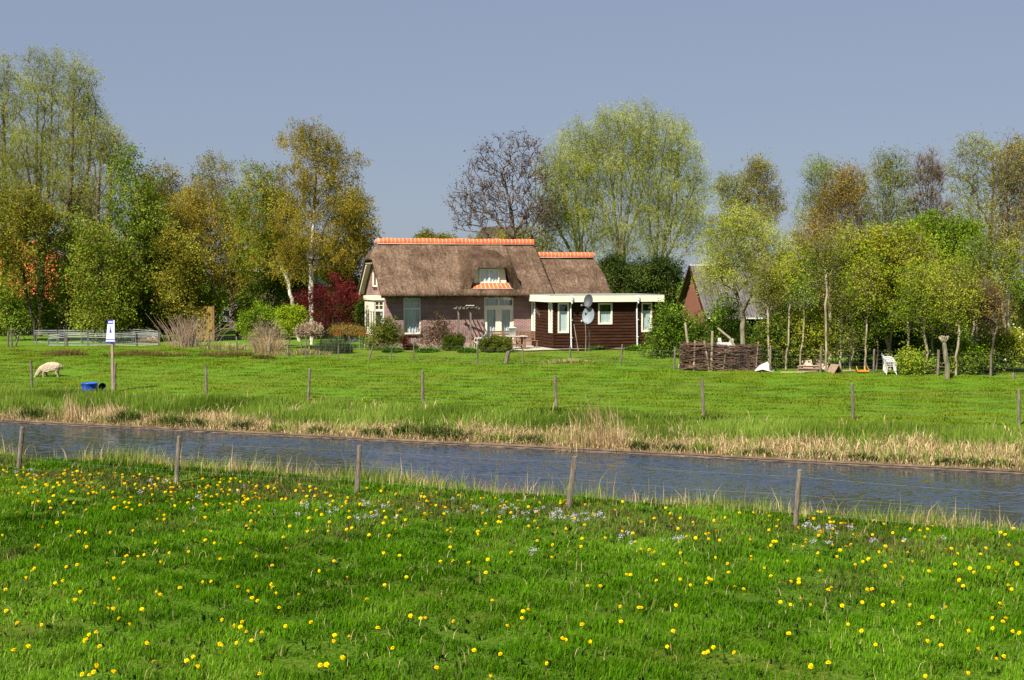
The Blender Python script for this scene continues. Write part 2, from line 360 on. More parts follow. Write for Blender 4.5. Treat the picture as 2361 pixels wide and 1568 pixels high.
M_clap = noise_mat('dark_brown_weatherboard', [(0.016, 0.006, 0.003), (0.034, 0.0135, 0.007), (0.062, 0.028, 0.014)], scale=3, stretch=(0.5, 0.5, 9), rough=0.8, bump=0.4, spec=0.08)
M_tile = noise_mat('orange_clay_tile', [(0.36, (0.40, 0.075, 0.022)), (0.5, (0.58, 0.105, 0.024)), (0.64, (0.68, 0.14, 0.034))], scale=4, rough=0.6, bump=0.1)
M_mortar = plain('white_mortar', (0.40, 0.36, 0.31), 0.9)
M_slate = plain('dark_sill_tile', (0.03, 0.03, 0.035), 0.5)
M_grey = plain('grey_roof_felt', (0.25, 0.26, 0.25), 0.8)

def wall_holes(b, L0, L1, H0, H1, holes, y0, y1):
    """wall of boxes round rectangular openings; x along the wall"""
    xs = sorted({L0, L1, *[h[0] for h in holes], *[h[1] for h in holes]})
    for a, c in zip(xs[:-1], xs[1:]):
        hs_ = sorted([(h[2], h[3]) for h in holes if h[0] <= a + 1e-6 and h[1] >= c - 1e-6])
        z = H0
        for h0, h1 in hs_:
            if h0 > z: b.box(a, c, y0, y1, z, h0)
            z = h1
        if z < H1: b.box(a, c, y0, y1, z, H1)
def window(parent, M, x0, x1, z0, z1, y=0.06, transom=None, vbar=None, topgrid=None, curtain=True, fw=0.07, sill=False, cur_y=0.12, door=None, name='window', fd=0.07, blind=None):
    """frame in the wall plane (x along, y inwards), one mesh; panes and curtain are its parts"""
    f = MB(M); g = MB(M)
    f.box(x0, x0 + fw, y, y + fd, z0, z1); f.box(x1 - fw, x1, y, y + fd, z0, z1)
    f.box(x0 + fw, x1 - fw, y, y + fd, z1 - fw, z1); f.box(x0 + fw, x1 - fw, y, y + fd, z0, z0 + fw * 1.2)
    X0, X1, Z0, Z1 = x0 + fw, x1 - fw, z0 + fw * 1.2, z1 - fw
    yb = y + 0.008
    if transom: f.box(X0, X1, yb - 0.02, yb + 0.05, transom - 0.05, transom + 0.05)
    if vbar:
        for q in vbar: f.box(q - 0.045, q + 0.045, yb, yb + 0.05, Z0, (transom - 0.05) if transom else Z1)
        if transom:
            for q in vbar: f.box(q - 0.045, q + 0.045, yb, yb + 0.05, transom + 0.05, Z1)
    if topgrid and transom:
        nx, nz = topgrid; zb = transom + 0.05
        for i in range(1, nx):
            q = X0 + (X1 - X0) * i / nx; f.box(q - 0.014, q + 0.014, yb + 0.005, yb + 0.035, zb, Z1)
        for i in range(1, nz):
            q = zb + (Z1 - zb) * i / nz; f.box(X0, X1, yb + 0.007, yb + 0.033, q - 0.014, q + 0.014)
    if door:
        for a, c in door:      # glazed door leaves with wide stiles
            f.box(a, a + 0.12, yb, yb + 0.05, Z0, transom - 0.05); f.box(c - 0.12, c, yb, yb + 0.05, Z0, transom - 0.05)
            f.box(a + 0.12, c - 0.12, yb, yb + 0.05, Z0, Z0 + 0.22); f.box(a + 0.12, c - 0.12, yb, yb + 0.05, transom - 0.19, transom - 0.05)
    fo = f.build(name, M_cream, parent)
    g.quad((X0, y + 0.035, Z0), (X1, y + 0.035, Z0), (X1, y + 0.035, Z1), (X0, y + 0.035, Z1)); g.build('pane', M_glass, fo)
    if curtain:
        c = MB(M); n = int((X1 - X0) / 0.025); ph = random.uniform(0, 6)
        P = [(X0 + (X1 - X0) * i / n, cur_y + y + 0.05 + 0.022 * math.sin(i * 1.05 + ph) + 0.012 * math.sin(i * 0.43)) for i in range(n + 1)]
        for (xa, ya), (xb, yb2) in zip(P[:-1], P[1:]): c.quad((xa, ya, Z0), (xb, yb2, Z0), (xb, yb2, Z1), (xa, ya, Z1))
        c.build('curtain', M_curtain, fo, smooth=True)
    if blind:
        c = MB(M); c.quad((X0, y + 0.09, Z0), (X1, y + 0.09, Z0), (X1, y + 0.09, Z0 + (Z1 - Z0) * blind), (X0, y + 0.09, Z0 + (Z1 - Z0) * blind)); c.build('blind', M_curtain, fo)
    if sill:
        s = MB(M); s.box(x0 - 0.05, x1 + 0.05, -0.07, y + 0.02, z0 - 0.075, z0 - 0.004); s.build('sill', M_slate, fo)
    return fo
I4 = Matrix.Identity(4)
EAVE_Y, EAVE_Z, RID_Y, RID_Z, SL = -0.65, 2.95, 2.8, 5.62, 0.774
LW = 8.7
b = MB()
holes = [(0.9, 1.83, 0.74, 2.66), (5.27, 6.92, 0.1, 2.66)]
wall_holes(b, 0, LW, -0.5, 3.0, holes, 0, 0.25)
# gable ends as one solid polygon each, back wall
gp = [(0, -0.5), (5.6, -0.5), (5.6, 2.95), (3.85, 4.5), (1.75, 4.5), (0, 2.95)]
b.extrude([(0.002, 0.252, -0.5)] + [(0.002, max(y, 0.252), z) for y, z in gp[1:5]] + [(0.002, 0.252, 3.17)], (0.25, 0, 0))
b.extrude([(LW - 0.252, 0.252, -0.5)] + [(LW - 0.252, max(y, 0.252), z) for y, z in gp[1:5]] + [(LW - 0.252, 0.252, 3.17)], (0.25, 0, 0))
b.box(0.26, LW - 0.26, 5.35, 5.598, -0.5, 3.0)
wall = b.build('wall', M_brick, house)
b = MB(); b.box(0.26, LW - 0.26, 0.5, 0.52, 0.0, 2.9); b.build('dark_room_sheet', M_dark, wall)  # black sheet colours in the unlit room behind the windows
b = MB(); b.box(-0.03, LW, -0.03, -0.003, -0.5, 0.28); b.build('plinth', brick_mat('plinth_brick', (0.30, 0.17, 0.14), (0.36, 0.22, 0.18), (0.42, 0.36, 0.31), bw=0.07, bh=0.2), wall)
window(house, I4, 0.9, 1.83, 0.74, 2.66, transom=2.07, topgrid=(3, 2), sill=True)
window(house, I4, 5.27, 6.92, 0.1, 2.66, transom=2.17, vbar=[6.095], door=[(5.34, 6.05), (6.14, 6.85)], name='french_doors')
# gable window and bay (gable frame: x' runs along -y, y' inwards = +x)
GM = Matrix.Translation((0, 5.6, 0)) @ Matrix.Rotation(R(-90), 4, 'Z')
gw = window(house, GM, 5.6 - 3.35, 5.6 - 2.35, 3.2, 4.15, y=-0.06, curtain=False, blind=1.0, sill=True)
bay = MB(); BX, B0, B1 = -0.52, 0.62, 3.2
bay.box(BX - 0.06, 0.0, B0 - 0.06, B1 + 0.06, 2.52, 2.74)
bo = bay.build('bay_window', M_cream, house)
bay = MB(); bay.box(BX - 0.03, 0, B0 - 0.03, B1 + 0.03, 0.66, 0.74); bay.build('sill', M_cream, bo)
bb = MB(); bb.box(BX, -0.003, B0, B1, -0.5, 0.655); bb.build('bay_base', M_brick, bo)
BMf = Matrix.Translation((BX, B0, 0))
def bay_face(M, L, n, name):
    f = MB(M); g = MB(M)
    for i in range(n + 1):
        q = L * i / n; f.box(max(0, q - 0.06), min(L, q + 0.06), 0.0, 0.07, 0.74, 2.52)
    f.box(0.06, L - 0.06, 0.005, 0.065, 1.93, 2.05); f.box(0.06, L - 0.06, 0.005, 0.065, 0.74, 0.84); f.box(0.06, L - 0.06, 0.005, 0.065, 2.44, 2.52)
    for i in range(n):
        a, c = L * i / n + 0.06, L * (i + 1) / n - 0.06
        k = 2 if n == 1 else 3
        for j in range(1, k): f.box(a + (c - a) * j / k - 0.02, a + (c - a) * j / k + 0.02, 0.01, 0.05, 2.05, 2.44)
        f.box(a, c, 0.012, 0.048, 2.225, 2.265)
    g.quad((0.06, 0.03, 0.84), (L - 0.06, 0.03, 0.84), (L - 0.06, 0.03, 2.44), (0.06, 0.03, 2.44))
    f.build('bay_frame', M_cream, bo); g.build('pane', M_glass, bo)
bay_face(BMf, -BX, 1, 'f')
bay_face(Matrix.Translation((BX, B1, 0)) @ Matrix.Rotation(R(-90), 4, 'Z'), B1 - B0, 4, 's')
cu = MB(); cu.quad((-0.16, 0.9, 0.84), (-0.02, 0.8, 0.84), (-0.02, 0.8, 2.0), (-0.16, 0.9, 2.0)); cu.build('curtain', M_curtain, bo)
# ---- thatch
def roof_solid(name, x0, x1, zr, ez, hipL=None, hipR=None, thick=0.3, sag=0.0, seed=0):
    nx, ny = 150, 96
    xs = np.linspace(x0, x1, nx); ys = np.linspace(EAVE_Y, 2 * RID_Y - EAVE_Y, ny)
    X, Y = np.meshgrid(xs, ys, indexing='ij')
    sl = (zr - ez) / (RID_Y - EAVE_Y)
    Z = zr - np.abs(Y - RID_Y) * sl
    def smin(a, b, k=0.12): h = np.clip(0.5 + 0.5 * (b - a) / k, 0, 1); return b * (1 - h) + a * h - k * h * (1 - h)
    Z = smin(Z, np.full_like(Z, zr + 0.02), 0.1)
    if hipL: Z = smin(Z, hipL[1] + (X - hipL[0]) * hipL[2])
    if hipR: Z = smin(Z, hipR[1] - (X - hipR[0]) * hipR[2])
    q = np.random.default_rng(seed)
    nz = sum(a * np.sin(X * f1 + p1) * np.sin(Y * f2 + p2) for a, f1, f2, p1, p2 in [(0.02, 1.7, 1.1, 0.3, 1), (0.015, 3.7, 2.9, 2, 0.4), (0.01, 7.7, 6.1, 1, 2)])
    top = Z + nz + q.normal(0, 0.006, Z.shape)
    e = np.minimum.reduce([Y - EAVE_Y, (2 * RID_Y - EAVE_Y) - Y, X - x0, x1 - X])
    top = top - 0.09 * np.exp(-e / 0.07)
    bot = Z - thick + np.where(np.minimum(Y - EAVE_Y, (2 * RID_Y - EAVE_Y) - Y) < 0.02, q.normal(0, 0.012, Z.shape), 0)
    v = np.concatenate([np.stack([X, Y, top], 2).reshape(-1, 3), np.stack([X, Y, bot], 2).reshape(-1, 3)])
    i = (np.arange(nx - 1)[:, None] * ny + np.arange(ny - 1)[None]).ravel(); o = nx * ny
    F = [np.stack([i, i + ny, i + ny + 1, i + 1], 1), np.stack([i + o, i + 1 + o, i + ny + 1 + o, i + ny + o], 1)]
    j = np.arange(nx - 1) * ny; F.append(np.stack([j, j + o, j + ny + o, j + ny], 1)); j2 = j + ny - 1; F.append(np.stack([j2, j2 + ny, j2 + ny + o, j2 + o], 1))
    k = np.arange(ny - 1); F.append(np.stack([k, k + 1, k + 1 + o, k + o], 1)); k2 = k + (nx - 1) * ny; F.append(np.stack([k2, k2 + o, k2 + 1 + o, k2 + 1], 1))
    return np_obj(name, v, F, M_thatch, house, smooth=True)
roof = roof_solid('thatched_roof', -0.4, 8.98, RID_Z, EAVE_Z, hipL=(0.12, RID_Z, 1.5), seed=1)
roof2 = roof_solid('thatched_roof', 8.985, 12.7, 4.88, 2.02, hipR=(12.4, 4.95, 3.2), seed=2)
def ridge_tiles(parent, xa, xb, z, r, n, capL=False, capR=False):
    b = MB(); p = (xb - xa) / n
    def arc(x0, x1, r0, r1, zc0, zc1, k):
        m = 10; b.k = k
        an = [math.pi * (-0.12 + 1.24 * i / m) for i in range(m + 1)]
        A = [(x0, RID_Y + r0 * math.cos(a), zc0 + r0 * math.sin(a)) for a in an]; B = [(x1, RID_Y + r1 * math.cos(a), zc1 + r1 * math.sin(a)) for a in an]
        b.add(A + B, [(i, i + 1, i + m + 2, i + m + 1) for i in range(m)])
    for i in range(n):
        x = xa + p * i; dz = 0.012 * math.sin(i * 0.7)
        arc(x + 0.02, x + p - 0.002, r, r * 1.03, z + dz, z + dz, 0); arc(x - 0.010, x + 0.022, r * 1.07, r * 1.07, z + dz, z + dz, 1)
        arc(x + 0.021, x + 0.022, r * 1.07, r * 0.98, z + dz, z + dz, 1)
    for flag, x, sgn in ((capL, xa, -1), (capR, xb, 1)):
        if flag:
            m = 8
            for j in range(4):
                t0, t1 = j / 4, (j + 1) / 4
                arc(x + sgn * r * 0.95 * math.sin(t0 * 1.5), x + sgn * r * 0.95 * math.sin(t1 * 1.35), r * math.cos(t0 * 1.4), r * math.cos(t1 * 1.4), z, z - 0.02, 0)
                arc(x + sgn * (r * 0.95 * math.sin(t0 * 1.5) + 0.012), x + sgn * (r * 0.95 * math.sin(t0 * 1.5) + 0.035), r * math.cos(t0 * 1.4) * 1.06, r * math.cos(t0 * 1.4) * 1.04, z, z, 1)
    # mortar bedding along both flanks
    b.k = 1
    for s in (-1, 1): b.bar((xa - 0.1, RID_Y + s * r * 1.02, z - 0.085), (xb + 0.03, RID_Y + s * r * 1.02, z - 0.085), 0.035, 0.03)
    return b.build('ridge_tiles', [M_tile, M_mortar], parent, smooth=True)
ridge_tiles(roof, 0.16, 8.9, RID_Z - 0.02, 0.22, 40, capL=True)
ridge_tiles(roof2, 9.0, 12.38, 4.92 - 0.02, 0.21, 15, capR=True)
# barge boards and soffit of the near gable
b = MB()
for s in (0, 1):
    for (xo, wd, dz) in ((-0.30, 0.04, 0.40), (-0.15, 0.26, 0.33)):
        ya, yb_ = (-0.45, 1.75) if s == 0 else (6.05, 3.85)
        za = EAVE_Z + SL * 0.2 - dz; zb = EAVE_Z + SL * 2.4 - dz
        b.bar((xo, ya, za), (xo, yb_, zb), wd, 0.16 if wd < 0.1 else 0.03)
b.box(-0.36, -0.02, 5.65, 6.1, 2.58, 2.64); b.box(-0.36, -0.02, 1.7, 3.9, 4.46, 4.5)
b.build('barge_boards', M_cream, house)
# ---- eyebrow dormer
XC, DY = 5.56, -0.12
def plane_z(y): return EAVE_Z + SL * (y - EAVE_Y)
dorm = MB()
dorm.extrude([(4.62, DY, 3.2), (6.5, DY, 3.2), (6.36, DY, 4.3), (4.80, DY, 4.3)], (0, 0.9, 0))
for k in range(1, 9): dorm.box(4.7, 6.42, DY - 0.004, DY + 0.01, 3.25 + k * 0.115, 3.255 + k * 0.115)
do = dorm.build('dormer', M_cream, house)
window(do, Matrix.Translation((0, DY - 0.115, 0)), 4.96, 6.06, 3.40, 4.16, y=0.04, vbar=[5.51], fw=0.06, cur_y=0.012)
def brow():
    nx, ny = 90, 30
    y0, y1 = -0.48, 2.25
    def bell(dx, flat, fall): t = np.clip((np.abs(dx) - flat) / fall, 0, 1); return 1 - t * t * (3 - 2 * t)
    V = []; F = []; q = np.random.default_rng(5)
    def sheet(flat, fall, zf, ya, yb_, n, off, tail):
        xs = XC + np.linspace(-1.75, 1.75, nx); ys = np.linspace(ya, yb_, n)
        X, Y = np.meshgrid(xs, ys, indexing='ij'); P = plane_z(Y)
        t = (Y - y0) / (y1 - y0)
        zt = zf + (plane_z(y1) + 0.04 - zf) * t if tail else np.full_like(Y, zf)
        wid = flat * (1 - 0.35 * np.clip(t, 0, 1))
        Z = P + np.maximum(zt - P, 0) * bell(X - XC, wid, fall * (1 - 0.25 * np.clip(t, 0, 1))) + off + q.normal(0, 0.005, X.shape)
        o = sum(len(a) for a in V); V.append(np.stack([X, Y, Z], 2).reshape(-1, 3))
        i = (np.arange(nx - 1)[:, None] * n + np.arange(n - 1)[None]).ravel() + o
        F.append(np.stack([i, i + n, i + n + 1, i + 1], 1)); return o, n
    oa, na = sheet(0.98, 0.80, 4.58, y0, y1, ny, -0.015, True)
    ob, nb = sheet(0.74, 0.50, 4.24, y0, 0.4, 8, -0.02, False)
    j = np.arange(nx - 1); F.append(np.stack([oa + j * na, ob + j * nb, ob + (j + 1) * nb, oa + (j + 1) * na], 1))
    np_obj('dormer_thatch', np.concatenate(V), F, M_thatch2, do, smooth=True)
brow()
b = MB(); n = 9; L0, L1 = 4.52, 6.62
def strip_pt(x, t): y = -0.50 + 0.36 * t; s = 1 - 0.09 * t; return (XC + (x - XC) * s, y, plane_z(y) + 0.05 + 0.02 * t)
for i in range(n):
    xa, xb = L0 + (L1 - L0) * i / n, L0 + (L1 - L0) * (i + 1) / n
    for k, (p, r_) in enumerate(((xa + 0.02, xb - 0.02), (xb - 0.02, xb + 0.02))):
        b.k = k; e = 0.012 if k else 0; m = (p + r_) / 2; h = 0.035 if not k else 0
        for (u0, u1) in ((p, m), (m, r_)):
            A = [strip_pt(u0, 0), strip_pt(u1, 0), strip_pt(u1, 1), strip_pt(u0, 1)]
            A = [(x, y, z + e + (h if abs(x - XC) > 9 else 0)) for x, y, z in A]; b.quad(*A)
b.k = 1; b.bar(strip_pt(L0 - 0.1, -0.05), strip_pt(L1 + 0.1, -0.05), 0.035, 0.025)
b.build('tile_apron', [M_tile, M_mortar], do)
# ---- wooden wing
EX, EY, EW, ED = 7.93, -3.68, 5.62, 3.66
EM = Matrix.Translation((EX, EY, 0)); ES = Matrix.Translation((EX, EY + ED, 0)) @ Matrix.Rotation(R(-90), 4, 'Z')
ER = Matrix.Translation((EX + EW, EY, 0)) @ Matrix.Rotation(R(90), 4, 'Z')
fw_ = [(0.20, 0.80, 0.86, 2.40), (2.40, 3.18, 1.28, 2.38), (4.80, 5.40, 0.86, 2.39)]
sw_ = [(ED - 3.62, ED - 3.02, 0.86, 2.42), (ED - 0.72, ED - 0.14, 0.86, 2.42)]
def clapboard(b, L, holes):
    z = -0.02; h = 0.158
    while z < 2.5:
        z1 = min(z + h, 2.52)
        cuts = sorted({0.0, L, *[h_[0] for h_ in holes], *[h_[1] for h_ in holes]})
        for a, c in zip(cuts[:-1], cuts[1:]):
            lo, hi = z, z1
            for h_ in holes:
                if h_[0] <= a + 1e-6 and h_[1] >= c - 1e-6:
                    if h_[2] <= lo + 1e-6 and h_[3] >= hi - 1e-6: lo = hi
                    elif h_[2] < hi and h_[2] > lo: hi = h_[2]
                    elif h_[3] > lo and h_[3] < hi: lo = h_[3]
            if hi - lo < 0.005: continue
            ya = -0.035 + 0.03 * (lo - z) / h; yb_ = -0.035 + 0.03 * (hi - z) / h
            b.add([(a, ya, lo), (c, ya, lo), (c, yb_, hi), (a, yb_, hi), (a, 0.03, lo), (c, 0.03, lo), (c, 0.03, hi), (a, 0.03, hi)],
                  [(0, 1, 2, 3), (1, 0, 4, 5), (3, 2, 6, 7), (0, 3, 7, 4), (2, 1, 5, 6)])
        z = z1
b = MB(EM); clapboard(b, EW, fw_)
b.M = ES; clapboard(b, ED, sw_)
b.M = ER; clapboard(b, 4.3, [])
b.M = EM; b.box(-0.045, 0.02, -0.045, 0.02, -0.3, 2.5); b.box(EW - 0.02, EW + 0.045, -0.045, 0.02, -0.3, 2.5)
wing = b.build('wooden_wing', M_clap, house)
b = MB(EM); b.box(0.35, EW - 0.1, 0.35, 0.37, 0, 2.45); b.box(0.35, 0.37, 0.37, ED - 0.1, 0, 2.45); b.build('dark_room_sheet', M_dark, wing)  # black sheets stand for the unlit rooms of the wing
for (x0, x1, z0, z1) in fw_: window(wing, EM, x0, x1, z0, z1, y=-0.055, curtain=False, blind=0.62 if z0 > 1 else 0.75, fw=0.075, fd=0.09)
for (x0, x1, z0, z1) in sw_: window(wing, ES, x0, x1, z0, z1, y=-0.055, curtain=True, fw=0.075, fd=0.09, cur_y=0.03)
b = MB(EM)
b.box(-0.32, EW + 0.34, -0.32, -0.27, 2.45, 2.80); b.box(-0.32, -0.27, -0.268, ED - 0.4, 2.45, 2.80); b.box(EW + 0.29, EW + 0.34, -0.268, 4.2, 2.45, 2.80)
b.build('fascia', M_cream, wing)
b = MB(EM); b.box(-0.30, EW + 0.32, -0.30, 4.2, 2.50, 2.77); b.box(-0.33, EW + 0.35, -0.33, 4.2, 2.803, 2.825); b.build('flat_roof', M_grey, wing)
def downpipe(x):
    p = MB(EM); p.tube([(x, -0.36, 2.70), (x, -0.36, 2.40), (x + 0.02, -0.10, 2.25), (x + 0.06, -0.09, 0.05)], 0.042, 10)
    p.box(x - 0.05, x + 0.05, -0.40, -0.325, 2.52, 2.74)
    for z in (0.6, 1.5): p.box(x + 0.005, x + 0.115, -0.14, -0.05, z, z + 0.04)
    p.build('downpipe', plain('pale_grey_pvc', (0.55, 0.56, 0.57), 0.4), wing)
downpipe(0.86); downpipe(4.50)
# ------------------------------------------------------------------ trees: skeleton grown to points in the crown, leaves on the thin twigs
def bark(name, stops, stretch=(1, 1, 0.25)): return noise_mat(name, stops, scale=7, stretch=stretch, rough=0.9, bump=0.5, spec=0.1)
B_grey = bark('grey_green_bark', [(0.06, 0.055, 0.035), (0.15, 0.135, 0.085), (0.24, 0.22, 0.15)])
B_brown = bark('brown_bark', [(0.045, 0.032, 0.024), (0.11, 0.08, 0.058), (0.18, 0.14, 0.10)])
B_tan = bark('tan_bark', [(0.12, 0.095, 0.06), (0.27, 0.22, 0.15), (0.38, 0.32, 0.23)])  # pale tan palette for trunks, stakes and poles
B_dark = bark('dark_bark', [(0.02, 0.016, 0.012), (0.05, 0.04, 0.03)])
B_birch = bark('white_birch_bark', [(0.34, (0.05, 0.045, 0.04)), (0.42, (0.42, 0.38, 0.31)), (0.65, (0.62, 0.57, 0.48))], stretch=(1.2, 1.2, 0.9))
def lm(n, *c, **k): return leaf_mat(n, [tuple(x * 1.45 for x in q) for q in c], **k)
F_willow = lm('fresh_willow_leaf', (0.12, 0.14, 0.010), (0.225, 0.25, 0.022), (0.34, 0.36, 0.05))
F_willowpale = lm('pale_willow_leaf', (0.09, 0.105, 0.012), (0.17, 0.185, 0.024), (0.27, 0.285, 0.05))
F_birch = lm('golden_birch_leaf', (0.10, 0.078, 0.008), (0.19, 0.143, 0.015), (0.30, 0.225, 0.03))
F_olive = lm('olive_spring_leaf', (0.065, 0.073, 0.008), (0.135, 0.142, 0.016), (0.23, 0.23, 0.036))
F_green = lm('bright_green_leaf', (0.05, 0.09, 0.006), (0.105, 0.17, 0.012), (0.19, 0.27, 0.03))
F_deep = lm('deep_green_leaf', (0.02, 0.042, 0.005), (0.045, 0.08, 0.009), (0.085, 0.13, 0.018))
F_dark = lm('dark_evergreen_leaf', (0.011, 0.02, 0.005), (0.024, 0.04, 0.008), (0.06, 0.08, 0.014), trans=0.15)
F_yew = lm('olive_evergreen_leaf', (0.018, 0.03, 0.006), (0.05, 0.068, 0.012), (0.11, 0.13, 0.025), trans=0.25)
F_rust = lm('bronze_bud_leaf', (0.085, 0.058, 0.014), (0.155, 0.108, 0.026), (0.24, 0.175, 0.045))
F_bud = lm('dark_flower_bud', (0.03, 0.016, 0.012), (0.065, 0.035, 0.025), trans=0.1)
F_maple = lm('bronze_green_maple_leaf', (0.085, 0.115, 0.007), (0.175, 0.215, 0.014), (0.29, 0.27, 0.025))
F_red = lm('wine_red_maple_leaf', (0.045, 0.004, 0.007), (0.105, 0.010, 0.015), (0.20, 0.022, 0.028))
F_lime = lm('lime_green_leaf', (0.10, 0.14, 0.008), (0.22, 0.29, 0.014), (0.36, 0.42, 0.03))
F_hedge = lm('clipped_box_leaf', (0.018, 0.03, 0.004), (0.06, 0.085, 0.010), (0.15, 0.17, 0.025), trans=0.25)
F_dry = lm('dry_twig_and_seed', (0.12, 0.085, 0.055), (0.24, 0.175, 0.115), (0.36, 0.28, 0.19), trans=0.2)
F_white = lm('white_blossom', (0.55, 0.55, 0.48), (0.8, 0.8, 0.74), trans=0.3)

def unit(a): return a / np.maximum(np.linalg.norm(a, axis=1, keepdims=True), 1e-9)
def leaf_quads(c, a, l, w_, q):
    """rhombic leaves: centres c, long axes a (unit), lengths l, widths w_"""
    b = unit(np.cross(a, q.normal(size=a.shape)))
    n = len(c); l = np.asarray(l)[:, None] if np.ndim(l) else l; w_ = np.asarray(w_)[:, None] if np.ndim(w_) else w_
    v = np.empty((n, 4, 3)); v[:, 0] = c - a * l / 2; v[:, 1] = c + b * w_ / 2 - a * l * 0.05; v[:, 2] = c + a * l / 2; v[:, 3] = c - b * w_ / 2 - a * l * 0.05
    return v.reshape(-1, 3), np.arange(n * 4).reshape(-1, 4)
def skin(pos, par, rad, thr=0.035):
    """one prism per skeleton edge; thick edges get six sides"""
    V = []; F = []; o = 0
    e = np.where(par >= 0)[0]
    for lo, hi, n in ((thr, 9, 7), (0, thr, 4 if thr > 0.04 else 3)):
        k = e[(rad[e] >= lo) & (rad[e] < hi)]
        if not len(k): continue
        p0 = pos[par[k]]; p1 = pos[k]; d = unit(p1 - p0)
        ref = np.where(np.abs(d[:, 2:3]) > 0.95, [[1., 0, 0]], [[0, 0, 1.]]); u = unit(np.cross(d, ref)); t = np.cross(d, u)
        r1 = rad[k][:, None]; r0 = np.minimum(rad[par[k]], rad[k] * 1.25)[:, None]
        p0 = p0 - d * r0 * 0.3
        ring0 = []; ring1 = []
        for i in range(n):
            a = 2 * math.pi * i / n; dirv = u * math.cos(a) + t * math.sin(a)
            ring0.append(p0 + dirv * r0); ring1.append(p1 + dirv * r1)
        m = len(k); v = np.stack(ring0 + ring1, 1).reshape(-1, 3); V.append(v)
        b0 = np.arange(m)[:, None] * (2 * n) + o; G = []
        for i in range(n): G.append(np.concatenate([b0 + i, b0 + (i + 1) % n, b0 + n + (i + 1) % n, b0 + n + i], 1))
        o += len(v); F.append((np.concatenate(G), 0 if lo > 0 else 1))
    return np.concatenate(V), F
def grow(base, stems, targets, q, bf=0.35, step=0.35, up=0.12, rise=0.0):
    pos = []; par = []; pl = []
    def add(p, pa): pos.append(np.asarray(p, float)); par.append(pa); pl.append(0 if pa < 0 else pl[pa] + np.linalg.norm(pos[-1] - pos[pa])); return len(pos) - 1
    root = add(base, -1); first = {}
    for st in stems:
        k = root; prev = np.asarray(base, float)
        for p in st:
            p = np.asarray(p, float); n = max(1, int(np.linalg.norm(p - prev) / step))
            for i in range(1, n + 1): k = add(prev + (p - prev) * i / n + (q.normal(0, 0.03, 3) if i < n else 0), k)
            prev = p
    nmax = len(pos) + int(len(targets) * 14) + 50
    A = np.empty((nmax, 3)); PL = np.empty(nmax); n0 = len(pos); A[:n0] = pos; PL[:n0] = pl; PA = list(par); zb = base[2]
    order = np.argsort(np.linalg.norm(targets - np.mean([s[-1] if len(s) else base for s in stems] or [base], 0) * 0.5 - np.asarray(base) * 0.5, axis=1))
    for ti in order:
        T = targets[ti]; d = T - A[:n0]; L = np.linalg.norm(d, axis=1)
        cost = L + bf * PL[:n0] + np.maximum(-d[:, 2], 0) * 0.9 + np.where(A[:n0, 2] < zb + rise, 50, 0)
        k = int(np.argmin(cost)); L0 = L[k]; m = max(1, int(L0 / step)); p0 = A[k].copy()
        mid = (p0 + T) / 2 + np.array([0, 0, -up * L0]) + q.normal(0, 0.06 * L0, 3)
        if n0 + m >= nmax: break
        for i in range(1, m + 1):
            s = i / m; p = (1 - s) ** 2 * p0 + 2 * s * (1 - s) * mid + s * s * T + (q.normal(0, 0.025, 3) if i < m else 0)
            A[n0] = p; PL[n0] = PL[k] + np.linalg.norm(p - A[k]); PA.append(k); k = n0; n0 += 1
    P = A[:n0]; PA = np.array(PA); cnt = np.zeros(n0); ch = np.zeros(n0)
    np.add.at(ch, PA[PA >= 0], 1); cnt[ch == 0] = 1
    for i in range(n0 - 1, 0, -1): cnt[PA[i]] += cnt[i]
    return P, PA, cnt
SEED = [100]; LEAFK = 2.4
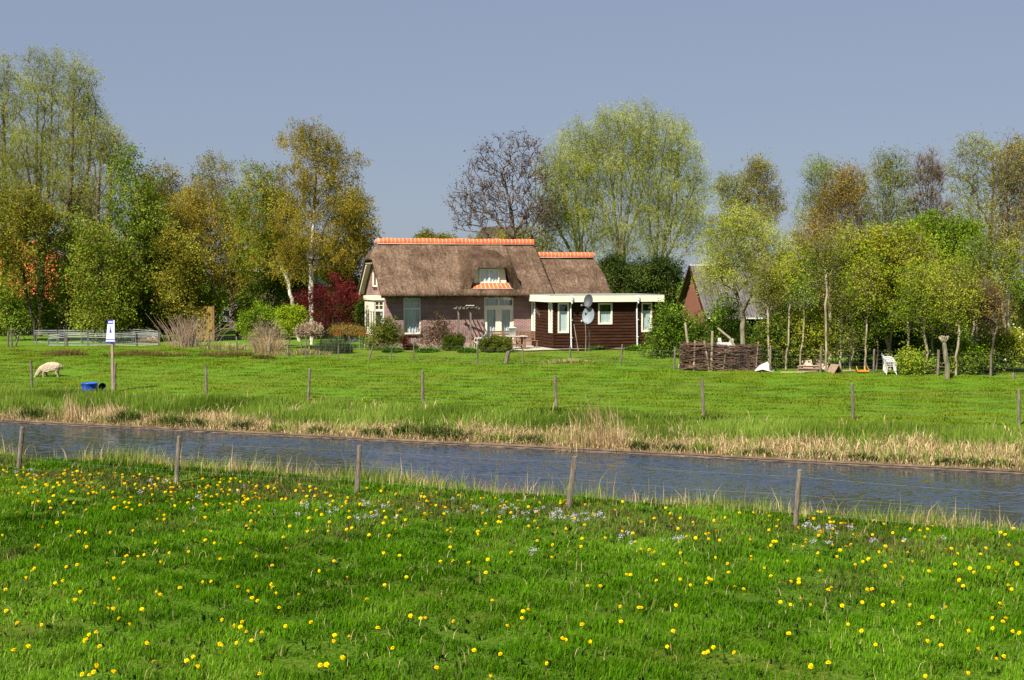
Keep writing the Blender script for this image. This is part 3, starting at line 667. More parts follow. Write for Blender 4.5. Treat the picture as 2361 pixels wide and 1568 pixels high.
def tree(name, label, cat, base, blobs, foliage, wood=B_grey, stems=None, Y=None, r0=0.16, nt=350, nl=9000, leaf=(0.13, 0.07), droop=0.0, strand=4, spread=0.22,
         thin=6, bf=0.35, up=0.12, group=None, fol2=None, frac2=0.3, parts=('trunk', 'crown'), depth=0.8, dead=1.0, step=0.35, rise=0.5, rmin=0.011, stiff=0.0, twigs=0, twigwood=None):
    if twigwood is None and wood in (B_birch, B_tan): twigwood = B_brown
    """base: photo px of the foot; Y: distance if the foot is hidden; blobs: (cx, cy, rx, ry) in photo px at that distance"""
    nl = int(nl * LEAFK); leaf = (leaf[0] * 0.72, leaf[1] * 0.72)
    SEED[0] += 1; q = np.random.default_rng(SEED[0])
    if Y is None: B = hit(*base); Y = B.y
    else: B = at(base[0], base[1], Y); B.z = float(tz(B.x, B.y))
    B = np.array(B); s = Y / FPX
    area = np.array([b[2] * b[3] * (b[4] if len(b) > 4 else 1) for b in blobs], float); area /= area.sum()
    def sample(n, shell):
        out = []
        for b, f in zip(blobs, area):
            k = max(2, int(round(n * f))); d = unit(q.normal(size=(k, 3))) * (q.random((k, 1)) ** shell) * 1.06
            c = np.array(at(b[0], b[1], Y)); out.append(c + d * np.array([b[2] * s, max(b[2], 0.5 * b[3]) * s * depth, b[3] * s]))
        return np.concatenate(out)
    T = sample(nt, 0.36)
    T = T[T[:, 2] > B[2] + rise]
    S = []
    if stems:
        for st in stems:
            dz = q.normal(0, 0.25); S.append([np.array(at(p[0], p[1], Y)) + np.array([0, dz * (i + 1) / len(st) + (p[2] if len(p) > 2 else 0), 0]) for i, p in enumerate(st)])
    else:
        c = max(blobs, key=lambda b: b[2] * b[3]); S = [[np.array(at((base[0] + c[0]) / 2, (base[1] + c[1]) / 2, Y)), np.array(at(c[0], c[1], Y))]]
    P, PA, cnt = grow(B, S, T, q, bf=bf, up=up, step=step, rise=rise)
    rad = np.maximum(rmin, 0.72 * r0 * (cnt / cnt[0]) ** 0.6)
    # flare of the foot
    root = thing(name, label, cat, tuple(B), 0, group)
    loc = P - B
    sv, sf = skin(loc, PA, rad, 0.075 if wood is B_birch else 0.035)
    if twigs:
        tip = np.where(cnt <= 3)[0]; k = q.choice(tip, twigs); d = unit(unit(loc[k] - loc[np.maximum(PA[k], 0)]) + q.normal(0, 0.5, (twigs, 3)) + [0, 0, 0.35 - droop])
        L = q.uniform(0.25, 0.7, twigs)[:, None]; p1 = loc[k] + d * L; u = unit(np.cross(d, q.normal(size=d.shape))) * rmin * 0.55
        tv = np.stack([loc[k] - u, loc[k] + u, p1], 1).reshape(-1, 3); tf = np.arange(3 * twigs).reshape(-1, 3) + len(sv)
        np_obj(parts[0], np.concatenate([sv, tv]), [g_ for g_, _ in sf] + [tf], [wood, twigwood or wood], root, mi=np.concatenate([np.full(len(g_), i_) for g_, i_ in sf] + [np.ones(len(tf))]))
        extra = p1
    else:
        np_obj(parts[0], sv, [g_ for g_, _ in sf], [wood, twigwood or wood], root, mi=np.concatenate([np.full(len(g_), i_) for g_, i_ in sf])); extra = None
    # leaves
    c = np.where(cnt <= thin)[0]
    wgt = (1.0 / cnt[c]) ** 0.5; wgt /= wgt.sum()
    ns = max(1, nl // strand); k = q.choice(c, ns, p=wgt)
    cp = loc[k] + q.normal(0, spread, (ns, 3)) * [1, 1, 0.8]
    if extra is not None and len(extra):
        h = q.random(ns) < 0.5; cp[h] = extra[q.integers(0, len(extra), h.sum())] + q.normal(0, spread * 0.5, (h.sum(), 3))
    tone = np.clip(0.45 + 0.22 * q.normal(size=ns) + 0.25 * np.sin(cp[:, 0] * 1.3 + cp[:, 2] * 1.7 + SEED[0]), 0, 1)
    C_ = []; A_ = []; TT = []
    dirv = unit(q.normal(size=(ns, 3)) + [0, 0, -3 * droop + stiff])
    for j in range(strand):
        if droop > 0: off = dirv * (leaf[0] * 0.75 * j) + q.normal(0, 0.03, (ns, 3))
        else: off = q.normal(0, leaf[0] * 0.8, (ns, 3))
        C_.append(cp + off); A_.append(unit(dirv * (1.2 * droop + 0.3) + 0.7 * q.normal(size=(ns, 3)))); TT.append(np.clip(tone + q.normal(0, 0.15, ns), 0, 1))
    cc = np.concatenate(C_); aa = np.concatenate(A_); tt = np.concatenate(TT)
    n = len(cc); sz = q.uniform(0.65, 1.3, n)
    v, f = leaf_quads(cc, aa, leaf[0] * sz, leaf[1] * sz, q)
    mats = [foliage] + ([fol2] if fol2 else [])
    mi = None
    if fol2:
        if callable(frac2): sel = frac2(cc, q)
        else: sel = np.tile(q.random(ns) < frac2, strand)
        mi = sel.astype(np.int32)
    np_obj(parts[1], v, [f], mats, root, attr=np.repeat(tt, 4), mi=mi)
    return root
def shrub(name, label, cat, base, blobs, foliage, **k):
    k.setdefault('parts', ('stems', 'foliage')); k.setdefault('r0', 0.04); k.setdefault('nt', 90); k.setdefault('nl', 3500); k.setdefault('leaf', (0.09, 0.055))
    k.setdefault('rise', 0.08); k.setdefault('step', 0.15); k.setdefault('spread', 0.12); k.setdefault('rmin', 0.006); k.setdefault('wood', B_brown)
    return tree(name, label, cat, base, blobs, foliage, **k)
G_L = 'trees behind the sheep pen'; G_R = 'trees of the row beside the barn'
# ---- group beyond the sheep pen
tree('willow_tree', 'tallest pale green willow, many upright stems, beyond the sheep pen', 'tree', (92, 762), [(105, 190, 62, 75), (110, 320, 75, 120), (70, 420, 70, 110), (130, 480, 60, 110, .6)], F_willowpale, B_brown, Y=88,
     stems=[[(88, 600), (95, 420), (108, 200)], [(90, 610), (70, 420), (60, 280)], [(100, 600), (130, 400), (140, 230)], [(86, 640), (40, 480), (35, 330)], [(98, 640), (112, 420), (122, 180)], [(94, 600), (82, 400), (84, 220)]], r0=0.42, nt=800, nl=27000, leaf=(0.135, 0.042), droop=0.35, up=0.05, bf=0.6, group=G_L, twigs=2500)
tree('willow_tree', 'willow at the picture edge with a dense green crown over the orange roof', 'tree', (12, 765), [(10, 210, 45, 75), (5, 360, 60, 110), (20, 500, 55, 90)], F_olive, B_brown, Y=90, fol2=F_willow, frac2=0.4,
     stems=[[(14, 560), (8, 250)], [(20, 560), (40, 380)]], r0=0.36, nt=520, nl=20000, leaf=(0.14, 0.045), droop=0.3, up=0.05, bf=0.6, group=G_L, twigs=1500)
tree('willow_tree', 'open willow with a long pale limb leaning towards the sky gap', 'tree', (140, 765), [(180, 210, 42, 75), (205, 300, 40, 80), (165, 380, 50, 90, .7), (190, 450, 45, 60, .5)], F_willowpale, B_brown, Y=86,
     stems=[[(142, 620), (148, 520), (200, 410), (220, 240)], [(146, 560), (165, 420), (170, 230)]], r0=0.36, nt=480, nl=11500, leaf=(0.135, 0.042), droop=0.3, up=0.05, bf=0.6, group=G_L, twigs=1800)
tree('willow_tree', 'sparse willow of bare fanning stems with few pale leaves', 'tree', (228, 768), [(230, 330, 38, 60), (265, 370, 35, 75), (240, 450, 50, 90, .6)], F_willowpale, B_brown, Y=84,
     stems=[[(236, 650), (250, 520), (262, 330)], [(234, 650), (225, 500), (235, 330)], [(236, 650), (275, 500), (285, 400)]], r0=0.3, nt=420, nl=6500, leaf=(0.13, 0.042), droop=0.3, up=0.04, bf=0.7, group=G_L, twigs=2200)
tree('broadleaf_tree', 'fresh green tree leaning over the white name board post', 'tree', (275, 770), [(295, 400, 35, 50), (310, 470, 60, 70), (300, 580, 70, 90), (345, 540, 45, 60)], F_green, B_brown, Y=82, fol2=F_olive, frac2=0.4,
     stems=[[(272, 700), (285, 560), (320, 450)]], r0=0.2, nt=420, nl=9000, leaf=(0.16, 0.10), group=G_L, twigs=800)
tree('broadleaf_tree', 'bronze-brown tree top showing above the green tree by the pen', 'tree', (375, 775), [(372, 440, 48, 55), (375, 540, 50, 90)], F_rust, B_brown, Y=100, fol2=F_olive, frac2=0.45, r0=0.2, nt=360, nl=7000, leaf=(0.16, 0.09), group=G_L, twigs=1200)
tree('ash_tree', 'thin grey tree with a nearly bare feathery top', 'tree', (485, 775), [(490, 410, 50, 48), (500, 480, 55, 60)], F_olive, B_grey, Y=98, fol2=F_rust, frac2=0.4, r0=0.2, nt=420, nl=3200, leaf=(0.15, 0.08), group=G_L, twigs=2600)
tree('birch_tree', 'broad golden birch with twin white trunks over the yellow panel fence', 'tree', (500, 772), [(455, 480, 55, 55), (470, 560, 80, 80), (510, 640, 60, 60, .7)], F_birch, B_birch, Y=85, fol2=F_olive, frac2=0.25,
     stems=[[(497, 690), (488, 600), (470, 470)], [(505, 690), (508, 600), (505, 520)]], r0=0.17, nt=420, nl=14000, leaf=(0.13, 0.07), droop=0.5, strand=5, group=G_L, twigs=600)
tree('birch_tree', 'olive birch with a leaning pale trunk in front of the slate-roofed house', 'tree', (690, 735), [(600, 420, 45, 42), (605, 490, 60, 65), (590, 590, 60, 60), (650, 560, 55, 60)], F_green, B_birch, Y=82, fol2=F_birch, frac2=0.5,
     stems=[[(665, 650), (640, 600), (610, 500), (600, 400)]], r0=0.15, nt=420, nl=12000, leaf=(0.13, 0.075), droop=0.35, strand=5, group=G_L, twigs=800)
tree('birch_tree', 'large golden drooping birch with a white trunk beside the thatched gable', 'tree', (718, 765), [(700, 318, 52, 38), (735, 350, 60, 50), (770, 380, 60, 45), (790, 460, 55, 55), (700, 430, 60, 60), (735, 520, 95, 60), (815, 510, 50, 40), (690, 590, 65, 55), (790, 580, 55, 45), (650, 320, 18, 14, .6)],
     F_birch, B_birch, Y=78.5, fol2=F_olive, frac2=0.22, stems=[[(715, 660), (722, 540), (730, 420), (712, 300)], [(720, 600), (760, 500), (790, 420)]], r0=0.21, nt=750, nl=29000, leaf=(0.11, 0.06), droop=0.65, strand=6, up=0.0, group=G_L, twigs=900)
for lab, base, bl, fo, f2, Y, n in [
    ('olive young tree filling the gap under the sparse fanning willow', (212, 770), [(185, 480, 38, 50), (205, 550, 50, 55), (215, 630, 55, 60)], F_olive, F_willowpale, 87, 8500),
    ('tall olive tree close behind the fresh green leaning tree', (345, 772), [(345, 470, 38, 45), (345, 560, 60, 65), (330, 650, 50, 55)], F_olive, F_birch, 91, 8500),
    ('mustard tree between bronze top and broad golden birch', (425, 772), [(425, 500, 42, 45), (420, 580, 55, 60), (425, 650, 45, 40)], F_birch, F_olive, 90, 9500),
    ('olive tree standing before the slate roof, right beside the broad birch', (548, 772), [(545, 500, 36, 50), (560, 580, 50, 60), (540, 660, 45, 50)], F_olive, F_green, 88, 8500),
    ('golden-olive tree low in front of the slate roof', (640, 770), [(650, 490, 45, 50), (640, 570, 45, 50), (670, 620, 40, 45)], F_birch, F_olive, 84, 8000),
    ('thin olive tree right of the large golden birch, touching the gable', (812, 770), [(830, 560, 32, 35), (815, 500, 35, 40), (800, 590, 40, 40)], F_olive, F_rust, 83, 5500)]:
    tree('broadleaf_tree', lab, 'tree', base, bl, fo, B_brown, Y=Y, fol2=f2, frac2=0.4, r0=0.16, nt=300, nl=n, leaf=(0.15, 0.09), group=G_L, twigs=900)
for lab, base, bl, fo, n in [('olive tree just outside the picture edge beside the orange roof', (-75, 775), [(-75, 420, 60, 110), (-80, 580, 75, 110), (-60, 690, 60, 60)], F_olive, 9000), ('green tree well outside the picture edge hiding the orange roof', (-210, 775), [(-210, 500, 75, 110), (-215, 640, 85, 100)], F_green, 9000)]:
    tree('broadleaf_tree', lab, 'tree', base, bl, fo, B_brown, Y=88, fol2=F_birch, frac2=0.3, r0=0.2, nt=320, nl=n, leaf=(0.16, 0.09), group=G_L, twigs=700)
# understorey, left
UL = 'understorey behind the sheep pen'
for i, (lab, base, bl, fo, f2) in enumerate([
    ('bushy green hawthorn in front of the orange roof, low branches to the grass', (40, 772), [(35, 695, 55, 50), (100, 712, 50, 38), (80, 655, 30, 25, .35), (120, 640, 28, 30, .3), (150, 690, 30, 40, .6), (10, 665, 35, 45), (60, 748, 75, 20)], F_green, F_olive),
    ('yellow-olive thicket above the pen beneath the tallest willow', (150, 772), [(160, 550, 55, 50), (190, 630, 45, 55), (130, 600, 35, 35, .3), (195, 710, 50, 40)], F_olive, F_green),
    ('tall olive understorey tree behind the name board', (245, 772), [(235, 610, 55, 70), (255, 690, 55, 55), (250, 745, 60, 20)], F_olive, F_green),
    ('green sapling thicket with bright tufts at mid height', (345, 772), [(340, 640, 50, 60), (330, 710, 55, 45), (380, 660, 40, 60)], F_green, F_deep),
    ('brown-olive thicket next to the bundle of dry sticks', (420, 770), [(425, 620, 45, 60), (410, 690, 45, 55)], F_olive, F_birch),
    ('mustard-coloured young tree low over the pen, hiding the orange tiles', (85, 772), [(25, 500, 45, 45), (85, 525, 45, 45), (20, 580, 40, 35), (40, 630, 35, 45, .7), (70, 590, 30, 40, .5)], F_olive, F_birch),
    ('pale shrub below the birch with white twin trunks', (455, 765), [(455, 735, 28, 28), (470, 720, 22, 22)], F_willow, F_green)]):
    rq = random.Random(i); bl = bl + [(b_[0] + rq.choice((-1, 1)) * b_[2] * rq.uniform(.6, 1.0), b_[1] - b_[3] * rq.uniform(.1, 1.0), b_[2] * rq.uniform(.3, .5), b_[3] * rq.uniform(.3, .5), 1.3) for b_ in bl for _ in (0, 1)]
    tree('understorey_tree', lab, 'small tree', base, bl, fo, B_dark, Y=83 - (i % 3) * 1.5, fol2=f2, frac2=0.3, r0=0.11, nt=320, nl=6800, leaf=(0.16, 0.11), group=UL, twigs=500, parts=('stems', 'foliage'), rise=0.3, spread=0.36)
for lab, base, bl, Y in [('dark hedge bank added for the shade behind the pen at the picture edge', (60, 775), [(40, 735, 110, 40)], 94), ('dark hedge bank added for the shade behind the steel hurdles', (250, 775), [(240, 720, 110, 50)], 96), ('dark hedge bank added for the shade behind the dry sticks', (400, 775), [(390, 715, 70, 55)], 96)]:
    tree('hedge', lab, 'hedge', base, bl, F_dark, B_dark, Y=Y, fol2=F_deep, frac2=0.35, nt=260, nl=11000, leaf=(0.24, 0.17), r0=0.1, parts=('stems', 'foliage'), rise=0.1, group='dark hedges added for shade behind the sheep pen')  # added hedges; their dark leaf colour stands for deep shade under the trees
tree('evergreen_tree', 'dense dark green holly between the two white birch trunks', 'tree', (640, 770), [(610, 700, 70, 60), (660, 640, 55, 60), (585, 740, 50, 35), (700, 700, 40, 50)], F_deep, B_dark, Y=84, fol2=F_olive, frac2=0.3, nt=300, nl=14000, leaf=(0.17, 0.11), parts=('trunk', 'crown'))
tree('evergreen_tree', 'dark ivy-clad tree between the golden birch and the gable', 'tree', (800, 775), [(795, 640, 38, 55), (805, 700, 30, 60), (770, 610, 40, 45)], F_deep, B_dark, Y=82.5, fol2=F_olive, frac2=0.35, nt=240, nl=7500, leaf=(0.17, 0.11), rise=0.3)
# ---- behind the cottage
tree('ash_tree', 'bare ash with dark flower buds behind the orange ridge', 'tree', (1182, 700), [(1150, 395, 75, 75), (1215, 385, 55, 65), (1095, 465, 62, 60), (1245, 460, 55, 65), (1165, 490, 100, 60), (1075, 490, 45, 45, .7), (1200, 330, 40, 24, .8), (1120, 400, 45, 45, .7), (1240, 520, 50, 40)], F_bud, B_brown, Y=94,
     stems=[[(1182, 560), (1180, 500), (1165, 420)], [(1184, 540), (1225, 470)], [(1180, 545), (1120, 480)]], r0=0.36, nt=900, nl=2300, leaf=(0.15, 0.10), spread=0.05, strand=2, bf=0.3, up=0.1, rmin=0.024, stiff=1.0, twigs=2600)
W = 'willows behind the cottage'
for lab, base, bl, st in [
    ('fresh green willow nearest the bare ash, stems fanning low', (1335, 700), [(1290, 390, 50, 60), (1340, 340, 48, 60), (1320, 430, 70, 80), (1290, 510, 55, 70), (1345, 530, 55, 60), (1265, 470, 30, 50)], [[(1330, 560), (1305, 470), (1285, 390)], [(1338, 560), (1325, 430), (1325, 340)], [(1342, 560), (1352, 430), (1352, 330)], [(1325, 600), (1280, 510)], [(1345, 600), (1372, 480), (1378, 380)]]),
    ('highest fresh green willow, thick forked trunk, behind the cottage', (1430, 700), [(1478, 272, 42, 36), (1420, 300, 55, 50), (1385, 380, 50, 60), (1440, 370, 65, 80), (1480, 350, 50, 60), (1425, 480, 70, 80), (1420, 560, 60, 40, .7)], [[(1425, 560), (1410, 420), (1400, 300)], [(1432, 560), (1432, 420), (1440, 290)], [(1436, 560), (1462, 400), (1480, 275)], [(1421, 580), (1385, 470), (1372, 390)], [(1440, 580), (1478, 460), (1490, 360)]]),
    ('round-crowned willow whose twigs hang over the barn gable', (1528, 700), [(1540, 310, 50, 45), (1580, 380, 45, 58), (1525, 400, 60, 75), (1605, 450, 30, 55), (1565, 500, 62, 65), (1510, 500, 50, 75), (1600, 540, 35, 45, .7), (1530, 570, 60, 35, .6)], [[(1515, 570), (1520, 430), (1535, 310)], [(1528, 580), (1550, 450), (1580, 370)], [(1510, 590), (1492, 480), (1500, 390)], [(1535, 600), (1580, 500), (1612, 440)], [(1525, 600), (1560, 470), (1560, 350)]])]:
    tree('willow_tree', lab, 'tree', base, bl, F_willow, B_grey, Y=97, stems=st, r0=0.34, nt=900, nl=23000, leaf=(0.16, 0.042), droop=0.35, strand=5, up=0.06, bf=0.75, group=W, twigs=4500, spread=0.3, fol2=F_willowpale, frac2=0.2)
for lab, base, bl, Y in [('dark evergreen bush right beside the thatched hip', (1440, 780), [(1430, 640, 45, 50), (1400, 620, 25, 30), (1450, 700, 50, 50)], 85), ('dark evergreen bush with olive sunlit tips near the barn gable', (1560, 790), [(1532, 642, 40, 50), (1500, 640, 48, 50), (1530, 715, 38, 45)], 84)]:
    tree('evergreen_bush', lab, 'bush', base, bl, F_yew, B_dark, Y=Y, fol2=F_dark, frac2=0.78, nt=300, nl=13000, leaf=(0.16, 0.08), droop=0.4, strand=5, parts=('stems', 'foliage'), group='evergreen bushes between cottage and barn')
for lab, base, bl in [('young birch tips peeping over the ridge, near the gable end', (985, 700), [(985, 556, 26, 16), (1022, 558, 28, 12)]), ('low yellow-brown bush filling the gap behind the second ridge', (1240, 700), [(1215, 560, 60, 40), (1255, 585, 40, 30), (1130, 560, 60, 34, .8)])]:
    tree('background_tree', lab, 'tree', base, bl, F_olive, B_brown, Y=105, fol2=F_rust, frac2=0.3, nt=140, nl=3800, leaf=(0.17, 0.10), r0=0.1)
# ---- row on the barn side
T_ = [
 ('birch_tree', 'slender birch with the pointed crown above the barn roof', (1757, 800), [(1750, 385, 22, 28), (1752, 430, 40, 45), (1765, 480, 40, 40), (1740, 520, 45, 30, .6)], F_olive, B_birch, 86.5, dict(fol2=F_birch, frac2=0.45, droop=0.4, stems=[[(1755, 560), (1750, 370)]], r0=0.12, nl=8500)),
 ('birch_tree', 'short birch beside the pointed one, rounded olive top', (1712, 800), [(1690, 430, 35, 30), (1700, 480, 40, 40), (1670, 540, 45, 45, .6)], F_olive, B_birch, 87, dict(fol2=F_willow, frac2=0.35, droop=0.4, stems=[[(1715, 560), (1695, 420)]], r0=0.12, nl=7500)),
 ('pollard_willow', 'pollard willow with a pale green fan of shoots above the brushwood', (1714, 806), [(1665, 590, 45, 60), (1720, 555, 60, 60), (1775, 590, 45, 65), (1720, 640, 70, 50), (1650, 640, 35, 45), (1790, 650, 35, 45), (1700, 520, 40, 30, .7)], F_willow, B_grey, 64, dict(droop=0.0, stiff=1.0, leaf=(0.115, 0.04), stems=[[(1712, 722)]], r0=0.17, nl=13000, nt=520, twigs=2600, up=-0.1, rise=1.6, spread=0.3)),
 ('broadleaf_tree', 'green-topped tree rising from the middle of the row', (1900, 820), [(1885, 400, 32, 32), (1905, 440, 40, 45), (1880, 500, 45, 60, .7)], F_green, B_brown, 86.5, dict(fol2=F_olive, frac2=0.5, r0=0.14, nl=6000, twigs=900)),
 ('birch_tree', 'bronze birch with a tan trunk in the middle of the row', (1914, 836), [(1925, 480, 42, 55), (1950, 430, 30, 45), (1900, 560, 60, 60), (1920, 640, 50, 60, .5)], F_rust, B_tan, 66, dict(fol2=F_birch, frac2=0.4, droop=0.35, stems=[[(1914, 600), (1925, 430)]], r0=0.12, nl=9500, twigs=1800)),
 ('alder_tree', 'narrow brown alder with few leaves next to the poplar', (1975, 830), [(1975, 450, 28, 55), (1985, 540, 35, 70)], F_rust, B_brown, 74, dict(fol2=F_olive, frac2=0.4, r0=0.1, nl=3600, twigs=2200)),
 ('poplar_tree', 'poplar with upright branches tipped by green leaf tufts', (2055, 835), [(2035, 420, 28, 55), (2065, 410, 30, 55), (2050, 510, 50, 70)], F_olive, B_grey, 72, dict(fol2=F_green, frac2=0.35, stiff=1.2, up=-0.05, bf=0.7, r0=0.14, nl=4600, twigs=2600)),
 ('alder_tree', 'bare purple-brown alder top between poplar and edge trees', (2135, 835), [(2140, 410, 40, 55), (2140, 500, 55, 60)], F_rust, B_brown, 74, dict(stiff=0.8, up=-0.02, bf=0.7, r0=0.14, nl=2300, twigs=4200)),
 ('oak_tree', 'tall open tree with olive leaves on spreading limbs', (2270, 840), [(2250, 350, 45, 35), (2225, 410, 40, 45), (2290, 400, 50, 60), (2245, 490, 60, 50), (2280, 560, 50, 60)], F_olive, B_brown, 76, dict(fol2=F_willow, frac2=0.3, r0=0.2, nl=8500, nt=480, twigs=1800)),
 ('birch_tree', 'tall birch with a straight white trunk near the picture edge', (2322, 838), [(2330, 400, 40, 70), (2338, 500, 45, 60), (2312, 580, 40, 60)], F_rust, B_birch, 62, dict(fol2=F_olive, frac2=0.5, droop=0.35, stems=[[(2322, 640), (2325, 320)]], r0=0.15, nl=4200, twigs=2200)),
 ('broadleaf_tree', 'olive-gold tree cut by the picture edge', (2372, 840), [(2365, 370, 35, 50), (2375, 460, 40, 70), (2365, 580, 45, 70)], F_birch, B_brown, 68, dict(fol2=F_olive, frac2=0.5, r0=0.15, nl=7500, twigs=800)),
 ('maple_tree', 'bronze and yellow-green maple with a forked trunk behind the white chairs', (2052, 852), [(2030, 580, 55, 45), (1990, 640, 50, 50), (2070, 640, 55, 55), (2020, 700, 60, 50), (2080, 560, 35, 30)], F_maple, B_tan, 61.5, dict(fol2=F_rust, frac2=0.12, stems=[[(2050, 800), (2035, 740), (2020, 640)], [(2052, 800), (2062, 730), (2070, 640)]], r0=0.15, nt=420, nl=12500, leaf=(0.12, 0.09))),
 ('maple_tree', 'bright green broad tree, fullest crown of the row', (2180, 850), [(2160, 560, 60, 50), (2210, 590, 50, 60), (2120, 620, 50, 60), (2190, 670, 60, 55), (2130, 540, 35, 30), (2225, 540, 25, 25)], F_green, B_brown, 66, dict(fol2=F_maple, frac2=0.3, r0=0.15, nt=460, nl=15500, leaf=(0.13, 0.09))),
 ('pollard_willow', 'young yellow-green pollard with a bent pale trunk', (2128, 864), [(2120, 660, 40, 40), (2135, 720, 40, 50), (2105, 720, 35, 40)], F_maple, B_tan, None, dict(fol2=F_green, frac2=0.4, stems=[[(2138, 815), (2128, 770), (2130, 720)]], r0=0.085, nl=4500, up=-0.05, twigs=500)),
 ('pollard_willow', 'straight pale pollard with a spray of yellow-green shoots', (2204, 866), [(2190, 660, 45, 50), (2215, 700, 35, 50), (2195, 720, 35, 40)], F_maple, B_tan, None, dict(fol2=F_willow, frac2=0.3, stems=[[(2208, 800), (2210, 745)]], r0=0.075, nl=4500, up=-0.05, twigs=700)),
 ('pollard_willow', 'pollard with reddish-brown bare shoots near the hawthorn blossom', (2287, 866), [(2270, 700, 35, 50), (2290, 730, 30, 45)], F_rust, B_brown, None, dict(stems=[[(2285, 800), (2285, 770)]], r0=0.075, nl=1600, stiff=1.0, up=-0.08, twigs=1800)),
 ('sapling', 'airy twiggy sapling veiling the grey barn roof beside the pollard', (1805, 838), [(1800, 650, 40, 60), (1840, 590, 38, 50), (1775, 690, 35, 40), (1815, 710, 35, 40)], F_olive, B_tan, 68, dict(fol2=F_willow, frac2=0.4, stems=[[(1803, 740), (1815, 610)]], r0=0.07, nl=5200, nt=300, twigs=2600)),
 ('sapling', 'slim olive sapling before the far half of the barn roof', (1880, 838), [(1870, 640, 40, 60), (1885, 720, 35, 45)], F_olive, B_tan, 67, dict(fol2=F_green, frac2=0.4, stems=[[(1876, 740), (1870, 640)]], r0=0.07, nl=4600, nt=300, twigs=1800)),
 ('sapling', 'thin double-stemmed sapling behind the lumber', (1960, 842), [(1955, 700, 40, 60), (1970, 770, 35, 35)], F_olive, B_tan, 61, dict(fol2=F_green, frac2=0.5, stems=[[(1958, 700)], [(1968, 780), (1972, 690)]], r0=0.06, nl=3600, twigs=600)),
 ('sapling', 'lone tan sapling trunk with leaves high above the orange toy', (1994, 850), [(1990, 690, 35, 40), (2000, 640, 30, 35)], F_maple, B_tan, 60.5, dict(stems=[[(1996, 770), (1998, 700)]], r0=0.06, nl=2500)),
 ('sapling', 'dark leaning sapling left of the forked maple', (2020, 850), [(2010, 740, 30, 35)], F_green, B_brown, 61, dict(stems=[[(2024, 800), (2012, 730)]], r0=0.05, nl=2200)),
]
for (nm, lab, base, bl, fo, wd, Y, kw) in T_:
    kw = dict(kw); kw.setdefault('leaf', (0.098, 0.058)); kw.setdefault('nt', 380); kw['twigs'] = int(kw.get('twigs', 400) * 1.5)
    tree(nm, lab, 'tree', base, bl, fo, wd, Y=Y, group=G_R, **kw)
UR = 'undergrowth along the barn side'
for lab, base, bl, fo, f2, Y in [
    ('ivy-green bush against the end wall of the wooden wing', (1555, 812), [(1548, 752, 30, 34), (1572, 772, 26, 24), (1545, 790, 40, 25), (1520, 815, 30, 18)], F_green, F_deep, 67),
    ('leafy green thicket between barn gable and brushwood', (1640, 815), [(1612, 775, 25, 30), (1670, 745, 30, 45), (1640, 795, 40, 25)], F_deep, F_green, 67),
    ('sunlit hazel shoots right behind the white tarpaulin', (1790, 846), [(1790, 790, 35, 50), (1765, 820, 25, 28), (1830, 800, 25, 45)], F_deep, F_olive, 62),
    ('yellow-green sapling clump behind the lumber pile', (1870, 846), [(1865, 770, 35, 50), (1890, 790, 28, 45), (1850, 810, 30, 30)], F_maple, F_olive, 62),
    ('olive thicket below the bronze birch', (1930, 840), [(1925, 740, 45, 50), (1945, 700, 40, 40)], F_deep, F_olive, 68),
    ('dark green nettle and bramble bank behind the stacked chairs', (2030, 850), [(2010, 820, 45, 30), (2060, 790, 45, 50), (2095, 825, 35, 30)], F_deep, F_green, 64),
    ('dark green bramble bank between the two pale pollards', (2160, 855), [(2160, 800, 50, 50), (2150, 840, 55, 20), (2230, 810, 40, 45)], F_deep, F_green, 63),
    ('low bright green bramble at the foot of the pollard stump', (2240, 858), [(2240, 840, 30, 20), (2115, 845, 25, 18)], F_green, F_maple, 60),
    ('olive undergrowth beneath the white-trunked edge birch', (2330, 850), [(2330, 700, 45, 60), (2345, 770, 40, 50), (2270, 760, 35, 50)], F_deep, F_olive, 67)]:
    tree('undergrowth_bush', lab, 'bush', base, bl, fo, B_brown, Y=Y, fol2=f2, frac2=0.45, r0=0.06, nt=230, nl=5000, leaf=(0.12, 0.085), group=UR, twigs=500, parts=('stems', 'foliage'), rise=0.1)
for i_, (px, py, ty, lean, r_) in enumerate([(1775, 848, 690, -6, .045), (1812, 849, 660, 10, .04), (1846, 848, 690, 8, .035), (1905, 851, 640, -4, .05), (1938, 851, 620, 6, .05), (2003, 853, 700, -12, .035), (2088, 856, 640, 10, .045), (2156, 860, 660, -8, .04), (2236, 862, 640, 8, .045), (2258, 863, 690, -10, .04), (2312, 866, 650, 6, .045)]):
    lab_ = ['slim pole-like sapling stem nearest the white tarpaulin', 'slim sapling stem leaning over the lumber heap', 'thin grey sapling stem just behind the lumber boards', 'straight tan sapling stem between lumber and coop', 'straight tan sapling stem behind the wooden coop', 'dark sapling stem leaning away from the white chairs', 'slim sapling stem just beyond the forked maple', 'slim leaning stem beside the bent pale pollard', 'slim stem just beyond the straight pale pollard', 'thin leaning stem among the bramble below the hawthorn', 'slim stem under the hawthorn blossom by the edge birch'][i_]
    tree('sapling', lab_, 'tree', (px, py), [(px + lean, ty - 10, 22, 35), (px + lean * 2, ty - 60, 22, 30, .6)], [F_olive, F_maple, F_green][i_ % 3], B_tan, Y=61.5 - 0.2 * (i_ % 4), stems=[[(px + lean * .6, (py + ty) / 2 + 20), (px + lean, ty)]], r0=r_ * 1.5, nt=90, nl=1500, leaf=(0.10, 0.065), twigs=300, twigwood=B_tan, group=G_R)
shrub('hawthorn_bush', 'hawthorn sprinkled with white blossom near the picture edge', 'bush', (2300, 866), [(2300, 790, 40, 35), (2340, 800, 40, 40), (2270, 830, 35, 28)], F_maple, Y=60.5, fol2=F_white, frac2=0.07, nt=220, nl=5600, leaf=(0.11, 0.085), strand=3)
